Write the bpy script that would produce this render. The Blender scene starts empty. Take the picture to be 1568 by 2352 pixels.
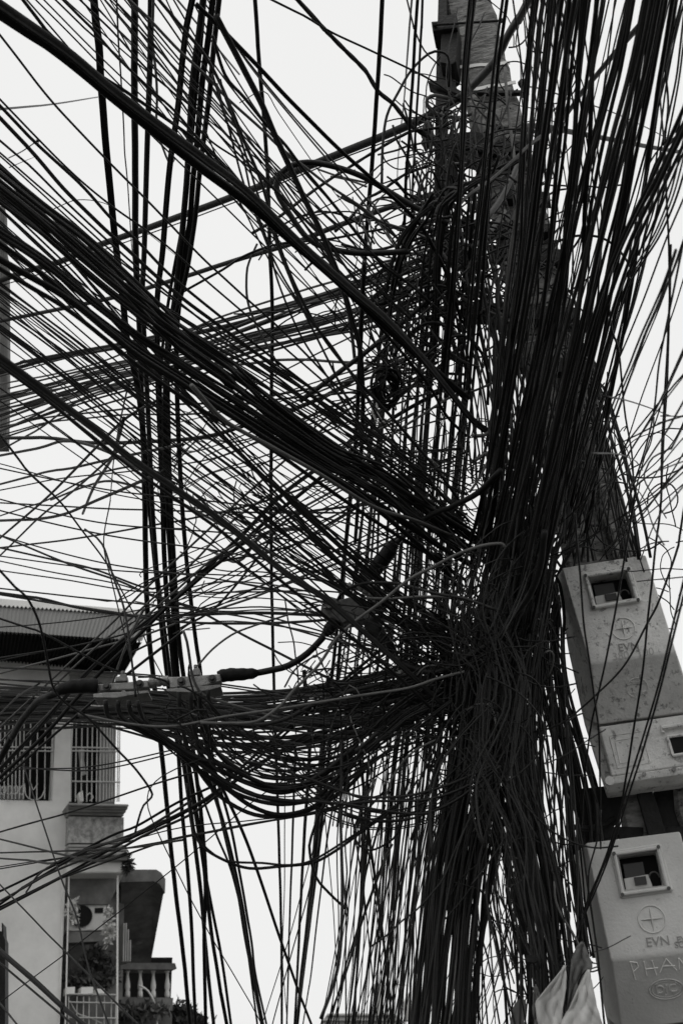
import bpy, math, random
import numpy as np
random.seed(7); np.random.seed(7)
R_ = math.radians
# ------------------------------------------------------------------ camera
FPX = 2613.0                      # focal length in units of a 1568 x 2352 picture
CAMP = np.array([0.0, 0.0, 1.6])
_dx, _dy = 385 - 784, 1176 + 3900
PITCH = math.pi/2 - math.atan(math.hypot(_dx, _dy)/FPX)
ROLL = math.atan2(-_dx, _dy)
CF = np.array([0, math.cos(PITCH), math.sin(PITCH)])
_U0 = np.array([0, -math.sin(PITCH), math.cos(PITCH)]); _R0 = np.array([1.0, 0, 0])
CU = math.cos(ROLL)*_U0 + math.sin(ROLL)*_R0
CR = math.cos(ROLL)*_R0 - math.sin(ROLL)*_U0
import mathutils
scene = bpy.context.scene
cam = bpy.data.cameras.new('camera'); camo = bpy.data.objects.new('camera', cam)
scene.collection.objects.link(camo); scene.camera = camo
m3 = mathutils.Matrix([[CR[i], CU[i], -CF[i]] for i in range(3)])
camo.matrix_world = mathutils.Matrix.Translation(CAMP) @ m3.to_4x4()
cam.sensor_fit = 'HORIZONTAL'; cam.sensor_width = 24; cam.lens = 24*FPX/1568
cam.clip_start = 0.05; cam.clip_end = 3000
cam.dof.use_dof = True; cam.dof.focus_distance = 3.75; cam.dof.aperture_fstop = 7.1
# ------------------------------------------------------------------ world: even overcast
w = bpy.data.worlds.new('World'); scene.world = w; w.use_nodes = True
nt = w.node_tree; nt.nodes.clear()
out = nt.nodes.new('ShaderNodeOutputWorld'); bg = nt.nodes.new('ShaderNodeBackground')
sky = nt.nodes.new('ShaderNodeTexSky'); sky.sky_type = 'NISHITA'; sky.sun_disc = False
SUN_EL, SUN_AZ = R_(62), R_(205)
sky.sun_elevation = SUN_EL; sky.sun_rotation = SUN_AZ; sky.dust_density = 6; sky.air_density = 1
bw = nt.nodes.new('ShaderNodeRGBToBW'); nt.links.new(sky.outputs[0], bw.inputs[0])
cl = nt.nodes.new('ShaderNodeMath'); cl.operation = 'MINIMUM'; cl.inputs[1].default_value = 14
nt.links.new(bw.outputs[0], cl.inputs[0])
mx = nt.nodes.new('ShaderNodeMix'); mx.data_type = 'RGBA'; mx.inputs[0].default_value = 0.93   # cloud cover
nt.links.new(cl.outputs[0], mx.inputs[6]); mx.inputs[7].default_value = (9.3, 9.3, 9.23, 1)
# faint unevenness of the cloud layer
tc = nt.nodes.new('ShaderNodeTexCoord'); nz = nt.nodes.new('ShaderNodeTexNoise'); nz.inputs['Scale'].default_value = 2.2
mr = nt.nodes.new('ShaderNodeMapRange'); mr.inputs[3].default_value = 0.975; mr.inputs[4].default_value = 1.02
nt.links.new(tc.outputs['Generated'], nz.inputs['Vector']); nt.links.new(nz.outputs[0], mr.inputs[0])
ml = nt.nodes.new('ShaderNodeVectorMath'); ml.operation = 'SCALE'
nt.links.new(mx.outputs[2], ml.inputs[0]); nt.links.new(mr.outputs[0], ml.inputs['Scale'])
nt.links.new(ml.outputs[0], bg.inputs[0]); bg.inputs[1].default_value = 0.1
nt.links.new(bg.outputs[0], out.inputs[0])
sl = bpy.data.lights.new('sun', 'SUN'); sl.energy = 0.5; sl.angle = R_(20); sl.color = (1, 0.99, 0.97)
so = bpy.data.objects.new('sun', sl); scene.collection.objects.link(so)
_sd = mathutils.Vector((math.sin(SUN_AZ)*math.cos(SUN_EL), math.cos(SUN_AZ)*math.cos(SUN_EL), math.sin(SUN_EL)))
so.rotation_euler = _sd.to_track_quat('Z', 'Y').to_euler()
vs = scene.view_settings; vs.view_transform = 'Standard'; vs.look = 'None'; vs.exposure = 0; vs.gamma = 1
scene.cycles.max_bounces = 5; scene.cycles.diffuse_bounces = 3; scene.cycles.glossy_bounces = 2
scene.cycles.use_denoising = True
# ------------------------------------------------------------------ projection helpers
def ray(x, y): return CR*((x-784)/FPX) + CU*((1176-y)/FPX) + CF
def W(x, y, d): return CAMP + ray(x, y)*d
def zdep(x, y, D):                 # depth along the lens axis of the point D metres away over the ground
    r = ray(x, y); return D/max(0.35, math.hypot(r[0], r[1]))
class Plane:                       # upright plane with yaw; coordinates by picture point and set-back
    def __init__(s, x, y, D, yaw, lean=0.0):
        s.o = W(x, y, zdep(x, y, D)); a = R_(yaw)
        s.u = np.array([math.cos(a), math.sin(a), 0]); s.n = np.array([math.sin(a), -math.cos(a), 0])
        l = R_(lean); s.v = np.array([0, 0, 1.0])*math.cos(l) - s.n*math.sin(l); s.n = s.n*math.cos(l)+np.array([0, 0, 1.0])*math.sin(l)
    def at(s, x, y, w=0.0):
        r = ray(x, y); o = s.o + s.n*w
        return CAMP + r*(np.dot(o-CAMP, s.n)/np.dot(r, s.n))
    def uv(s, p):
        q = p - s.o; return float(np.dot(q, s.u)), float(np.dot(q, s.v))
    def P(s, u, v, w=0.0): return s.o + s.u*u + s.v*v + s.n*w
# ------------------------------------------------------------------ materials (all greys)
def mat(name, v, rough=0.7, spec=0.3, var=0.0, vscale=8.0, bump=0.0, bscale=60.0, stretch=None, metal=0.0, spots=None):
    m = bpy.data.materials.new(name); m.use_nodes = True; t = m.node_tree; b = t.nodes['Principled BSDF']
    b.inputs['Roughness'].default_value = rough; b.inputs['Specular IOR Level'].default_value = spec
    b.inputs['Metallic'].default_value = metal
    col = lambda x: (x, x*0.995, x*0.97, 1)
    b.inputs['Base Color'].default_value = col(v)
    if var or bump or spots:
        tc = t.nodes.new('ShaderNodeTexCoord'); mp = t.nodes.new('ShaderNodeMapping')
        t.links.new(tc.outputs['Object'], mp.inputs[0])
        if stretch: mp.inputs['Scale'].default_value = stretch
    if var:
        n = t.nodes.new('ShaderNodeTexNoise'); n.inputs['Scale'].default_value = vscale; n.inputs['Detail'].default_value = 7; n.inputs['Roughness'].default_value = .65
        t.links.new(mp.outputs[0], n.inputs['Vector'])
        r = t.nodes.new('ShaderNodeValToRGB'); r.color_ramp.elements[0].position = 0.3; r.color_ramp.elements[1].position = 0.7
        r.color_ramp.elements[0].color = col(max(0.004, v*(1-var))); r.color_ramp.elements[1].color = col(min(.9, v*(1+var)))
        t.links.new(n.outputs[0], r.inputs[0]); last = r.outputs[0]
        if spots:      # dirt / lichen specks: (scale, threshold, value)
            for sc_, th, val in spots:
                n2 = t.nodes.new('ShaderNodeTexNoise'); n2.inputs['Scale'].default_value = sc_; n2.inputs['Detail'].default_value = 9; n2.inputs['Roughness'].default_value = .75
                t.links.new(mp.outputs[0], n2.inputs['Vector'])
                mr = t.nodes.new('ShaderNodeMapRange'); mr.inputs[1].default_value = th; mr.inputs[2].default_value = th+0.07
                t.links.new(n2.outputs[0], mr.inputs[0])
                mm = t.nodes.new('ShaderNodeMix'); mm.data_type = 'RGBA'; mm.inputs[7].default_value = col(val)
                t.links.new(mr.outputs[0], mm.inputs[0]); t.links.new(last, mm.inputs[6]); last = mm.outputs[2]
        t.links.new(last, b.inputs['Base Color'])
    if bump:
        n = t.nodes.new('ShaderNodeTexNoise'); n.inputs['Scale'].default_value = bscale; n.inputs['Detail'].default_value = 6
        t.links.new(mp.outputs[0], n.inputs['Vector'])
        bp = t.nodes.new('ShaderNodeBump'); bp.inputs['Strength'].default_value = bump; bp.inputs['Distance'].default_value = 0.01
        t.links.new(n.outputs[0], bp.inputs['Height']); t.links.new(bp.outputs[0], b.inputs['Normal'])
    return m
M = dict(
 cable=mat('black cable jacket', 0.012, 0.48, 0.22, var=.35, vscale=5, bump=.15, bscale=90),
 greyer=mat('dusty cable jacket', 0.020, 0.6, 0.2, var=.45, vscale=9, bump=.2, bscale=120),  # grey highlights of black cables put into a lighter jacket colour
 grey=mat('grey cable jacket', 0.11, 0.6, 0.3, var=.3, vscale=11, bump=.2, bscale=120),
 pale=mat('pale cable jacket', 0.36, 0.55, 0.3, var=.2, vscale=11),
 duct=mat('dull plastic duct', 0.05, 0.5, 0.35, var=.35, vscale=7, bump=.2, bscale=70),
 tape=mat('rubber sleeve', 0.010, 0.6, 0.18, var=.4, vscale=14, bump=.5, bscale=45),
 alloy=mat('cast alloy', 0.22, 0.45, 0.5, var=.35, vscale=18, bump=.35, bscale=80, metal=.35, spots=[(60, .58, .07)]),
 castd=mat('dull dark casting', 0.10, 0.5, 0.4, var=.4, vscale=20, bump=.4, bscale=70, metal=.2),
 bolt=mat('dark bolt steel', 0.06, 0.4, 0.5, var=.4, vscale=40, metal=.5),
 steel=mat('rusty dark steel', 0.016, 0.65, 0.25, var=.5, vscale=15, bump=.5, bscale=60),
 galv=mat('galvanised steel', 0.16, 0.45, 0.5, var=.3, vscale=20, metal=.3),
 conc=mat('rough pole concrete', 0.20, 0.92, 0.15, var=.7, vscale=14, bump=1.0, bscale=30, stretch=(1, 1, 3.0), spots=[(50, .61, .55), (24, .56, .03)]),
 strap=mat('white strap', 0.75, 0.4, 0.4, var=.1, vscale=20),
 box=mat('weathered composite box', 0.68, 0.6, 0.35, var=.22, vscale=9, bump=.25, bscale=120, spots=[(45, .55, .24), (12, .60, .34), (90, .66, .75)]),
 boxc=mat('cleaner composite box', 0.58, 0.55, 0.35, var=.14, vscale=6, bump=.15, bscale=140, spots=[(55, .61, .3), (9, .62, .45)]),
 dark=mat('dark interior', 0.012, 0.8, 0.2),
 mask=mat('meter case', 0.03, 0.5, 0.4), plate=mat('meter label plate', 0.5, 0.5, 0.3, var=.1, vscale=30),
 chalk=mat('scratched chalk', 0.88, 0.8, 0.1), ink=mat('ink', 0.02, 0.7, 0.2),
 render=mat('weathered wall render', 0.70, 0.9, 0.15, var=.2, vscale=1.1, bump=.2, bscale=14, spots=[(2.5, .62, .62)]),
 stucco=mat('pebble dash', 0.30, 0.95, 0.1, var=.6, vscale=13, bump=1.0, bscale=22),
 trim=mat('grey cornice plaster', 0.27, 0.8, 0.2, var=.3, vscale=3, bump=.2, bscale=20),
 white=mat('white painted trim', 0.72, 0.7, 0.2, var=.12, vscale=4),
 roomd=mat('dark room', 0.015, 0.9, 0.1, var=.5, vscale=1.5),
 corr=mat('corrugated sheet', 0.24, 0.5, 0.4, var=.15, vscale=2, stretch=(1, 1, .2)),
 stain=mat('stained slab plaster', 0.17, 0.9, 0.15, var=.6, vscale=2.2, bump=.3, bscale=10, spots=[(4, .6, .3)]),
 iron=mat('painted window iron', 0.42, 0.6, 0.3, var=.2, vscale=6), cloth=mat('hanging washing', 0.28, 0.95, 0.1, var=.5, vscale=3),
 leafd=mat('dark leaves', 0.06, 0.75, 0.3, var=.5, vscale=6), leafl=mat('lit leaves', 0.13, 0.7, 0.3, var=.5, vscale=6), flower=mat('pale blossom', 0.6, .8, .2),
 sheet=mat('white tarpaulin', 0.44, 0.65, 0.25, var=.14, vscale=7, bump=.15, bscale=30, spots=[(18, .66, .3)]),
 asphalt=mat('asphalt', 0.05, 0.9, 0.2, var=.3, vscale=3, bump=.4, bscale=50), paving=mat('paving', 0.1, 0.9, 0.2, var=.3, vscale=2), far=mat('far roof', .45, .8, .2, var=.2, vscale=1), fard=mat('far eave', .12, .8, .2),
)
# ------------------------------------------------------------------ mesh building
COL = scene.collection
class MB:
    def __init__(s): s.v = []; s.f = []; s.n = 0
    def add(s, v, f):
        s.v.append(np.asarray(v, float)); s.f += [tuple(i+s.n for i in q) for q in f]; s.n += len(v); return s
    def hexa(s, c):                 # 8 corners: 4 of one face in order, then the matching 4
        return s.add(c, [(0, 1, 2, 3), (7, 6, 5, 4), (0, 4, 5, 1), (1, 5, 6, 2), (2, 6, 7, 3), (3, 7, 4, 0)])
    def box(s, pl, u0, u1, v0, v1, w0, w1):
        P = pl.P; return s.hexa([P(u0, v0, w0), P(u1, v0, w0), P(u1, v1, w0), P(u0, v1, w0), P(u0, v0, w1), P(u1, v0, w1), P(u1, v1, w1), P(u0, v1, w1)])
    def slab(s, pl, x0, x1, y0, y1, w0, w1):     # box whose front face (w1) covers the picture rectangle
        a = [pl.uv(pl.at(x, y, w1)) for x, y in ((x0, y0), (x1, y0), (x1, y1), (x0, y1))]
        ul = (a[0][0]+a[3][0])/2; ur = (a[1][0]+a[2][0])/2; vt = (a[0][1]+a[1][1])/2; vb = (a[2][1]+a[3][1])/2
        return s.box(pl, ul, ur, vb, vt, w0, w1)
    def prism(s, pts, d):           # pts: outline in space, d: extrusion vector
        n = len(pts); pts = [np.asarray(p, float) for p in pts]; q = [p+d for p in pts]
        return s.add(pts+q, [tuple(range(n)), tuple(range(2*n-1, n-1, -1))]+[(i, i+n, (i+1) % n+n, (i+1) % n) for i in range(n)])
    def tube(s, pts, r, sides=8, prof=None, twist=0.0, cap=True, rot=0.0):
        p = np.asarray(pts, float); n = len(p)
        r = np.broadcast_to(np.asarray(r, float), (n,))
        t = np.gradient(p, axis=0); t /= np.maximum(1e-9, np.linalg.norm(t, axis=1))[:, None]
        a = np.zeros((n, 3)); ref = CF if abs(np.dot(t[0], CF)) < .8 else CR
        x = np.cross(t[0], ref); x /= np.linalg.norm(x)
        for i in range(n):
            x = x - t[i]*np.dot(x, t[i]); l = np.linalg.norm(x)
            if l < 1e-6: x = np.cross(t[i], CU); l = np.linalg.norm(x)
            x = x/l; a[i] = x
        b = np.cross(t, a)
        if prof is None:
            an = np.arange(sides)*2*math.pi/sides; prof = np.stack([np.cos(an), np.sin(an)], 1)
        k = len(prof); ang = rot + twist*np.arange(n)
        ca, sa = np.cos(ang)[:, None], np.sin(ang)[:, None]
        X = prof[None, :, 0]*ca - prof[None, :, 1]*sa; Y = prof[None, :, 0]*sa + prof[None, :, 1]*ca
        v = p[:, None, :] + (a[:, None, :]*X[:, :, None] + b[:, None, :]*Y[:, :, None])*r[:, None, None]
        f = [(i*k+j, i*k+(j+1) % k, (i+1)*k+(j+1) % k, (i+1)*k+j) for i in range(n-1) for j in range(k)]
        if cap: f += [tuple(range(k-1, -1, -1)), tuple((n-1)*k+j for j in range(k))]
        return s.add(v.reshape(-1, 3), f)
    def cyl(s, p0, p1, r, sides=12, r1=None):
        return s.tube([p0, p1], [r, r if r1 is None else r1], sides)
    def build(s, name, m, parent=None, smooth=False, label=None, bevel=0.0):
        me = bpy.data.meshes.new(name); v = np.concatenate(s.v)
        o = bpy.data.objects.new(name, me); COL.objects.link(o)
        if parent is not None:
            o.parent = parent; org = np.array(parent['_o'])
        else: org = v.mean(0); o.location = org
        me.from_pydata((v-org).tolist(), [], s.f); me.materials.append(m)
        if smooth: me.polygons.foreach_set('use_smooth', [True]*len(me.polygons))
        me.update()
        if bevel:
            b = o.modifiers.new('bevel', 'BEVEL'); b.width = bevel; b.segments = 3; b.limit_method = 'ANGLE'; b.angle_limit = R_(30); b.harden_normals = True
            me.polygons.foreach_set('use_smooth', [True]*len(me.polygons))
        o['_o'] = [float(c) for c in org]
        if label: o['label'] = label
        return o
def tag(o, label, cat=None, group=None, kind=None):
    if label: o['label'] = label
    if cat: o['category'] = cat
    if group: o['group'] = group
    if kind: o['kind'] = kind
    return o
def thing(name, loc, label, cat, group=None):
    o = bpy.data.objects.new(name, None); COL.objects.link(o); o.location = loc; o.empty_display_size = .1
    o['_o'] = [float(c) for c in loc]; return tag(o, label, cat, group)
def spline(pts, step=14.0, wob=0.0, rnd=random):
    p = [np.array(q, float) for q in pts]
    p = [2*p[0]-p[1]]+p+[2*p[-1]-p[-2]]
    o = []
    for i in range(1, len(p)-2):
        a, b, c, d = p[i-1:i+3]; n = max(2, int(np.linalg.norm(c[:2]-b[:2])/step))
        for k in range(n):
            t = k/n
            o.append(.5*((2*b)+(c-a)*t+(2*a-5*b+4*c-d)*t*t+(3*b-a-3*c+d)*t**3))
    o.append(p[-2]); o = np.array(o)
    if wob:
        n = len(o); ph = rnd.random()*6; f1 = rnd.uniform(.12, .3); f2 = rnd.uniform(.4, .8)
        k = np.arange(n); o[:, 0] += wob*(np.sin(k*f1+ph)+.4*np.sin(k*f2+2*ph)); o[:, 1] += wob*(np.cos(k*f1*1.1+ph*3)+.4*np.cos(k*f2*.9))*.7
    return o
CLAMP = lambda x, a, b: max(a, min(b, x))
EXT = 640
def extend(pts):
    pts = [tuple(p) for p in pts]
    def e(a, b):
        x, y = b
        if x < 6 or x > 1562 or y < 6 or y > 2346:
            dx, dy = b[0]-a[0], b[1]-a[1]; l = math.hypot(dx, dy) or 1
            if (x < 6 and dx > 0) or (x > 1562 and dx < 0) or (y < 6 and dy > 0) or (y > 2346 and dy < 0): return None
            return (b[0]+dx/l*EXT, b[1]+dy/l*EXT)
    h = e(pts[1], pts[0]); t = e(pts[-2], pts[-1]); return h, t
def lift(pts2, D0, D1, wob=0.0, step=14.0, bow=0.0, rnd=random):
    """picture polyline -> curve in space; D0/D1 are ground distances of its two ends, straight in between"""
    h, t = extend(pts2)
    i0 = 1/zdep(*pts2[0], D0); i1 = 1/zdep(*pts2[-1], D1)
    L = [0]
    for a, b in zip(pts2, pts2[1:]): L.append(L[-1]+math.hypot(b[0]-a[0], b[1]-a[1]))
    q = [(x, y, i0+(i1-i0)*l/L[-1]) for (x, y), l in zip(pts2, L)]
    if h: q = [(h[0], h[1], CLAMP(i0-(i1-i0)*EXT/L[-1], .05, .75))]+q
    if t: q = q+[(t[0], t[1], CLAMP(i1+(i1-i0)*EXT/L[-1], .05, .75))]
    s = spline(q, step, wob, rnd)
    if bow: s[:, 2] += bow*np.sin(np.linspace(0, math.pi, len(s)))
    return np.array([W(x, y, 1/max(.03, iv)) for x, y, iv in s]), 1/i0, 1/i1
_a = np.arange(7)/6*math.pi*1.7-math.pi*.85
EIGHT = np.array([[.62*math.cos(a)+.38, .62*math.sin(a)] for a in _a]+[[-.62+.30*math.cos(a+math.pi), .30*math.sin(a+math.pi)] for a in _a*.95])
_b = np.arange(20)/20*2*math.pi
QUAD = np.array([[math.cos(a)*(.72+.28*abs(math.cos(2*a))), math.sin(a)*(.72+.28*abs(math.cos(2*a)))] for a in _b])
FLAT = np.array([[math.cos(a)*1.0, math.sin(a)*.45] for a in np.arange(10)/10*2*math.pi])
def cable_mesh(mb, pts2, w, D0, D1, flags='', wob=.6, bow=0.0, rnd=random, step=14.0, at_end=False):
    p, d0, d1 = lift(pts2, D0, D1, wob, 8.0 if 't' in flags else step, bow, rnd)
    r = w*(d1 if at_end else d0)/FPX/2
    if '8' in flags: mb.tube(p, r, prof=EIGHT, rot=rnd.uniform(-.5, .5)+math.pi/2*0, twist=rnd.uniform(-.01, .01))
    elif 't' in flags: mb.tube(p, r*1.1, prof=QUAD, twist=.33)
    elif 'f' in flags: mb.tube(p, r*1.1, prof=FLAT, twist=.02)
    else: mb.tube(p, r, 8 if w > 6 else 6)
    return r
def poly(mb, pl, pts, w0, w1):      # outline given at its front face (w1), thickness back to w0
    return mb.prism([pl.at(x, y, w1) for x, y in pts], pl.n*(w0-w1))
def bars(mb, pl, lines, wpx, w=0.0, sides=6):
    for a in lines:
        p = [pl.at(x, y, w) for x, y in (spline([(q[0], q[1]) for q in a], 6) if len(a) > 2 else a)]
        d = np.dot(p[0]-CAMP, CF); mb.tube(p, wpx*d/FPX/2, sides)
def text(s, size, pos, u, v, n, depth, m, parent, shear=0, mirror=False, label=None):
    c = bpy.data.curves.new('lettering', 'FONT'); c.body = s; c.size = size; c.extrude = depth; c.align_x = 'CENTER'; c.align_y = 'CENTER'
    t = bpy.data.objects.new('lettering', c); COL.objects.link(t); bpy.context.view_layer.update()
    me = bpy.data.meshes.new_from_object(t.evaluated_get(bpy.context.evaluated_depsgraph_get()))
    bpy.data.objects.remove(t)
    org = np.array(parent['_o']); u = u*(-1 if mirror else 1)
    for q in me.vertices: q.co = (pos+u*q.co[0]+v*q.co[1]+n*q.co[2]-org).tolist()
    me.materials.clear(); me.materials.append(m)
    o = bpy.data.objects.new('lettering', me); COL.objects.link(o); o.parent = parent; o['_o'] = parent['_o']
    if label: o['label'] = label
    return o
def lerp(a, b, t): return (a[0]+(b[0]-a[0])*t, a[1]+(b[1]-a[1])*t)
# ------------------------------------------------------------------ setting under the feet
def sheet_obj(name, x0, x1, y0, y1, z, m):
    mb = MB(); mb.add([(x0, y0, z), (x1, y0, z), (x1, y1, z), (x0, y1, z)], [(0, 1, 2, 3)])
    return tag(mb.build(name, m), None, kind='structure')
sheet_obj('ground', -400, 400, -400, 400, -0.16, M['asphalt'])
sheet_obj('road', -6.2, 0.1, -80, 200, -0.12, M['asphalt'])
mb = MB(); pv = Plane(784, 1176, 3, 0)
mb.hexa([(0.1, -60, -.12), (4.5, -60, -.12), (4.5, 150, -.12), (.1, 150, -.12), (0.1, -60, 0), (4.5, -60, 0), (4.5, 150, 0), (.1, 150, 0)])
tag(mb.build('pavement', M['paving']), None, kind='structure')
# ------------------------------------------------------------------ concrete pole
PP = Plane(1200, 700, 3.28, -11)
l0, l1 = PP.uv(PP.at(1022, 0)), PP.uv(PP.at(1296, 1269)); r0, r1 = PP.uv(PP.at(1128, 0)), PP.uv(PP.at(1464, 1269))
def uL(v): return l0[0]+(l1[0]-l0[0])*(v-l0[1])/(l1[1]-l0[1])
def uR(v): return r0[0]+(r1[0]-r0[0])*(v-r0[1])/(r1[1]-r0[1])
zv = lambda z: z-PP.o[2]
pole = thing('concrete_pole', (float(PP.o[0]), float(PP.o[1]), 0), 'rough grey concrete utility pole buried in cables on the right', 'utility pole')
mb = MB(); rr = random.Random(3)
v0, v1 = zv(0), zv(9.0); N = 150
vs_ = np.linspace(v0, v1, N)
solid = PP.uv(PP.at(1300, 830))[1]
holes = [PP.uv(PP.at(1440, 1812))[1], PP.uv(PP.at(1330, 1560))[1]]
holes += [holes[0]-.75, holes[0]-1.5]
def loft(fa, fb, wf, wb, keep=lambda v: True, jit=.0035):
    prev = None; V = []; F = []
    ja = [rr.gauss(0, jit) for _ in range(N)]; jb = [rr.gauss(0, jit) for _ in range(N)]
    for i, v in enumerate(vs_):
        if not keep(v): prev = None; continue
        a = uL(v)+(uR(v)-uL(v))*fa+ja[i]; b = uL(v)+(uR(v)-uL(v))*fb+jb[i]; c = .012
        ring = [(a+c, wf), (b-c, wf), (b, wf-c), (b, wb+c), (b-c, wb), (a+c, wb), (a, wb+c), (a, wf-c)]
        n = len(V); V += [PP.P(u, v, ww+rr.gauss(0, .0012)) for u, ww in ring]
        if prev is not None: F += [(prev+j, prev+(j+1) % 8, n+(j+1) % 8, n+j) for j in range(8)]
        else: F.append(tuple(range(n+7, n-1, -1)))
        prev = n; last = n
    mb.add(V, F)
loft(0, .38, 0, -.2, lambda v: v <= solid); loft(.66, 1, 0, -.2, lambda v: v <= solid)
loft(0, 1, 0, -.2, lambda v: v > solid-.05)
loft(.34, .68, -.05, -.15, lambda v: v <= solid and not any(h-.1 < v < h+.1 for h in holes))
mb.build('shaft', M['conc'], pole)
for yl, yr, a, b in ((152, 143, 1053, 1170), (203, 188, 1086, 1184)):
    mb = MB(); k = 9
    F = [PP.at(a+(b-a)*i/k, yl+(yr-yl)*i/k+math.sin(i*1.3)*1.2, .005) for i in range(k+1)]
    hgt = np.array([0, 0, .016])
    for p, q in zip(F, F[1:]): mb.hexa([p-hgt/2, q-hgt/2, q+hgt/2, p+hgt/2, p-hgt/2-PP.n*.003, q-hgt/2-PP.n*.003, q+hgt/2-PP.n*.003, p+hgt/2-PP.n*.003])
    mb.build('strap', M['strap'], pole)
mb = MB(); poly(mb, PP, [(1078, 236), (1086, 232), (1116, 300), (1103, 304)], .004, .02); mb.build('wooden_slat', M['grey'], pole)
# steel fittings clamped to the pole
def steel(name, label, cat, polys, rods=(), m='steel', group=None, bev=.003):
    o = thing(name, [float(c) for c in PP.at(*polys[0][0][0], polys[0][2])], label, cat, group)
    for i, (pts, a, b) in enumerate(polys):
        mb = MB(); poly(mb, PP, pts, a, b); mb.build('plate', M[m], o, bevel=bev)
    for a in rods:
        mb = MB(); p, q = PP.at(a[0], a[1], a[5]), PP.at(a[2], a[3], a[5]); r = a[4]*np.dot(p-CAMP, CF)/FPX/2
        mb.cyl(p, q, r, 10); t = (q-p)/np.linalg.norm(q-p); mb.cyl(p-t*.006, p+t*.008, r*1.9, 6); mb.cyl(q-t*.012, q+t*.002, r*1.9, 6)
        mb.build('threaded_rod', M[m], o)
    return o
steel('steel_bracket', 'dark channel bracket with a round rod through it at the top of the pole', 'bracket',
      [([(1014, 34), (1048, 31), (1052, 52), (1047, 140), (1038, 146), (1010, 142)], -.02, .10), ([(990, 48), (1046, 44), (1050, 62), (993, 70)], .03, .12)],
      [(998, 56, 1156, 46, 6, .13)])
steel('steel_post', 'slim dark upright angle steel along the left side of the pole top', 'steel post',
      [([(1008, -80), (1026, -80), (1026, 200), (1018, 470), (996, 470), (1000, 200)], -.03, .03)])
steel('steel_bracket', 'dark bracket arm below the white straps at the left of the pole', 'bracket',
      [([(982, 184), (1045, 181), (1046, 200), (1060, 208), (1050, 214), (1010, 200), (983, 189)], 0, .05), ([(1092, 206), (1200, 205), (1204, 212), (1094, 213)], .01, .03)],
      [(1200, 190, 1204, 216, 12, .02)])
steel('steel_crossarm', 'upper dark steel crossarm bolted across the pole over a coil of duct', 'crossarm',
      [([(993, 309), (1090, 300), (1200, 324), (1206, 345), (1130, 352), (1075, 336), (996, 331)], .01, .07), ([(1024, 335), (1120, 330), (1205, 356), (1208, 372), (1120, 380), (1026, 352)], 0, .05), ([(1012, 372), (1046, 358), (1052, 430), (1030, 425), (1014, 405)], 0, .06)],
      [(1140, 292, 1236, 302, 9, .03)])
steel('steel_crossarm', 'middle dark steel crossarm of the pole behind the cable fan', 'crossarm',
      [([(1060, 505), (1268, 513), (1270, 531), (1210, 534), (1062, 528)], .01, .06), ([(1150, 430), (1262, 440), (1264, 462), (1150, 455)], 0, .04), ([(1120, 560), (1290, 571), (1292, 600), (1120, 592)], 0, .04)])
steel('steel_crossarm', 'lower dark steel crossarm of the pole hidden behind hanging cables', 'crossarm',
      [([(1060, 690), (1325, 705), (1328, 738), (1060, 725)], 0, .05), ([(1130, 800), (1368, 830), (1370, 862), (1130, 840)], 0, .04)])
steel('pole_bracing', 'dark steel frame behind the meter boxes with a diagonal strut', 'bracing',
      [([(1300, 1815), (1445, 1800), (1442, 1850), (1405, 1895), (1432, 1915), (1340, 1945), (1330, 1880)], -.06, .0), ([(1461, 1820), (1499, 1818), (1532, 1925), (1490, 1925)], 0, .04), ([(1500, 1818), (1590, 1805), (1600, 1930), (1514, 1925), (1509, 1880)], -.08, -.02), ([(1430, 1852), (1590, 1840), (1590, 1848), (1430, 1862)], -.1, -.08), ([(1420, 1899), (1600, 1899), (1600, 1935), (1420, 1935)], -.05, .0)])
# white insulator block
g = thing('connector_block', [float(c) for c in PP.at(1080, 575, .2)], 'small pale grey cast connector block beside the pole amid loops of cable', 'connector')
mb = MB(); poly(mb, PP, [(1052, 562), (1084, 559), (1088, 566), (1106, 570), (1118, 580), (1118, 590), (1094, 592), (1090, 600), (1060, 604), (1050, 590)], .10, .17); mb.build('housing', M['steel'], g, bevel=.004)
mb = MB(); poly(mb, PP, [(1054, 563), (1088, 560), (1090, 567), (1100, 568), (1104, 575), (1112, 576), (1119, 588), (1110, 587), (1104, 581), (1092, 580), (1088, 574), (1060, 576)], .17, .185); mb.build('cover', M['alloy'], g, bevel=.003)
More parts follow.
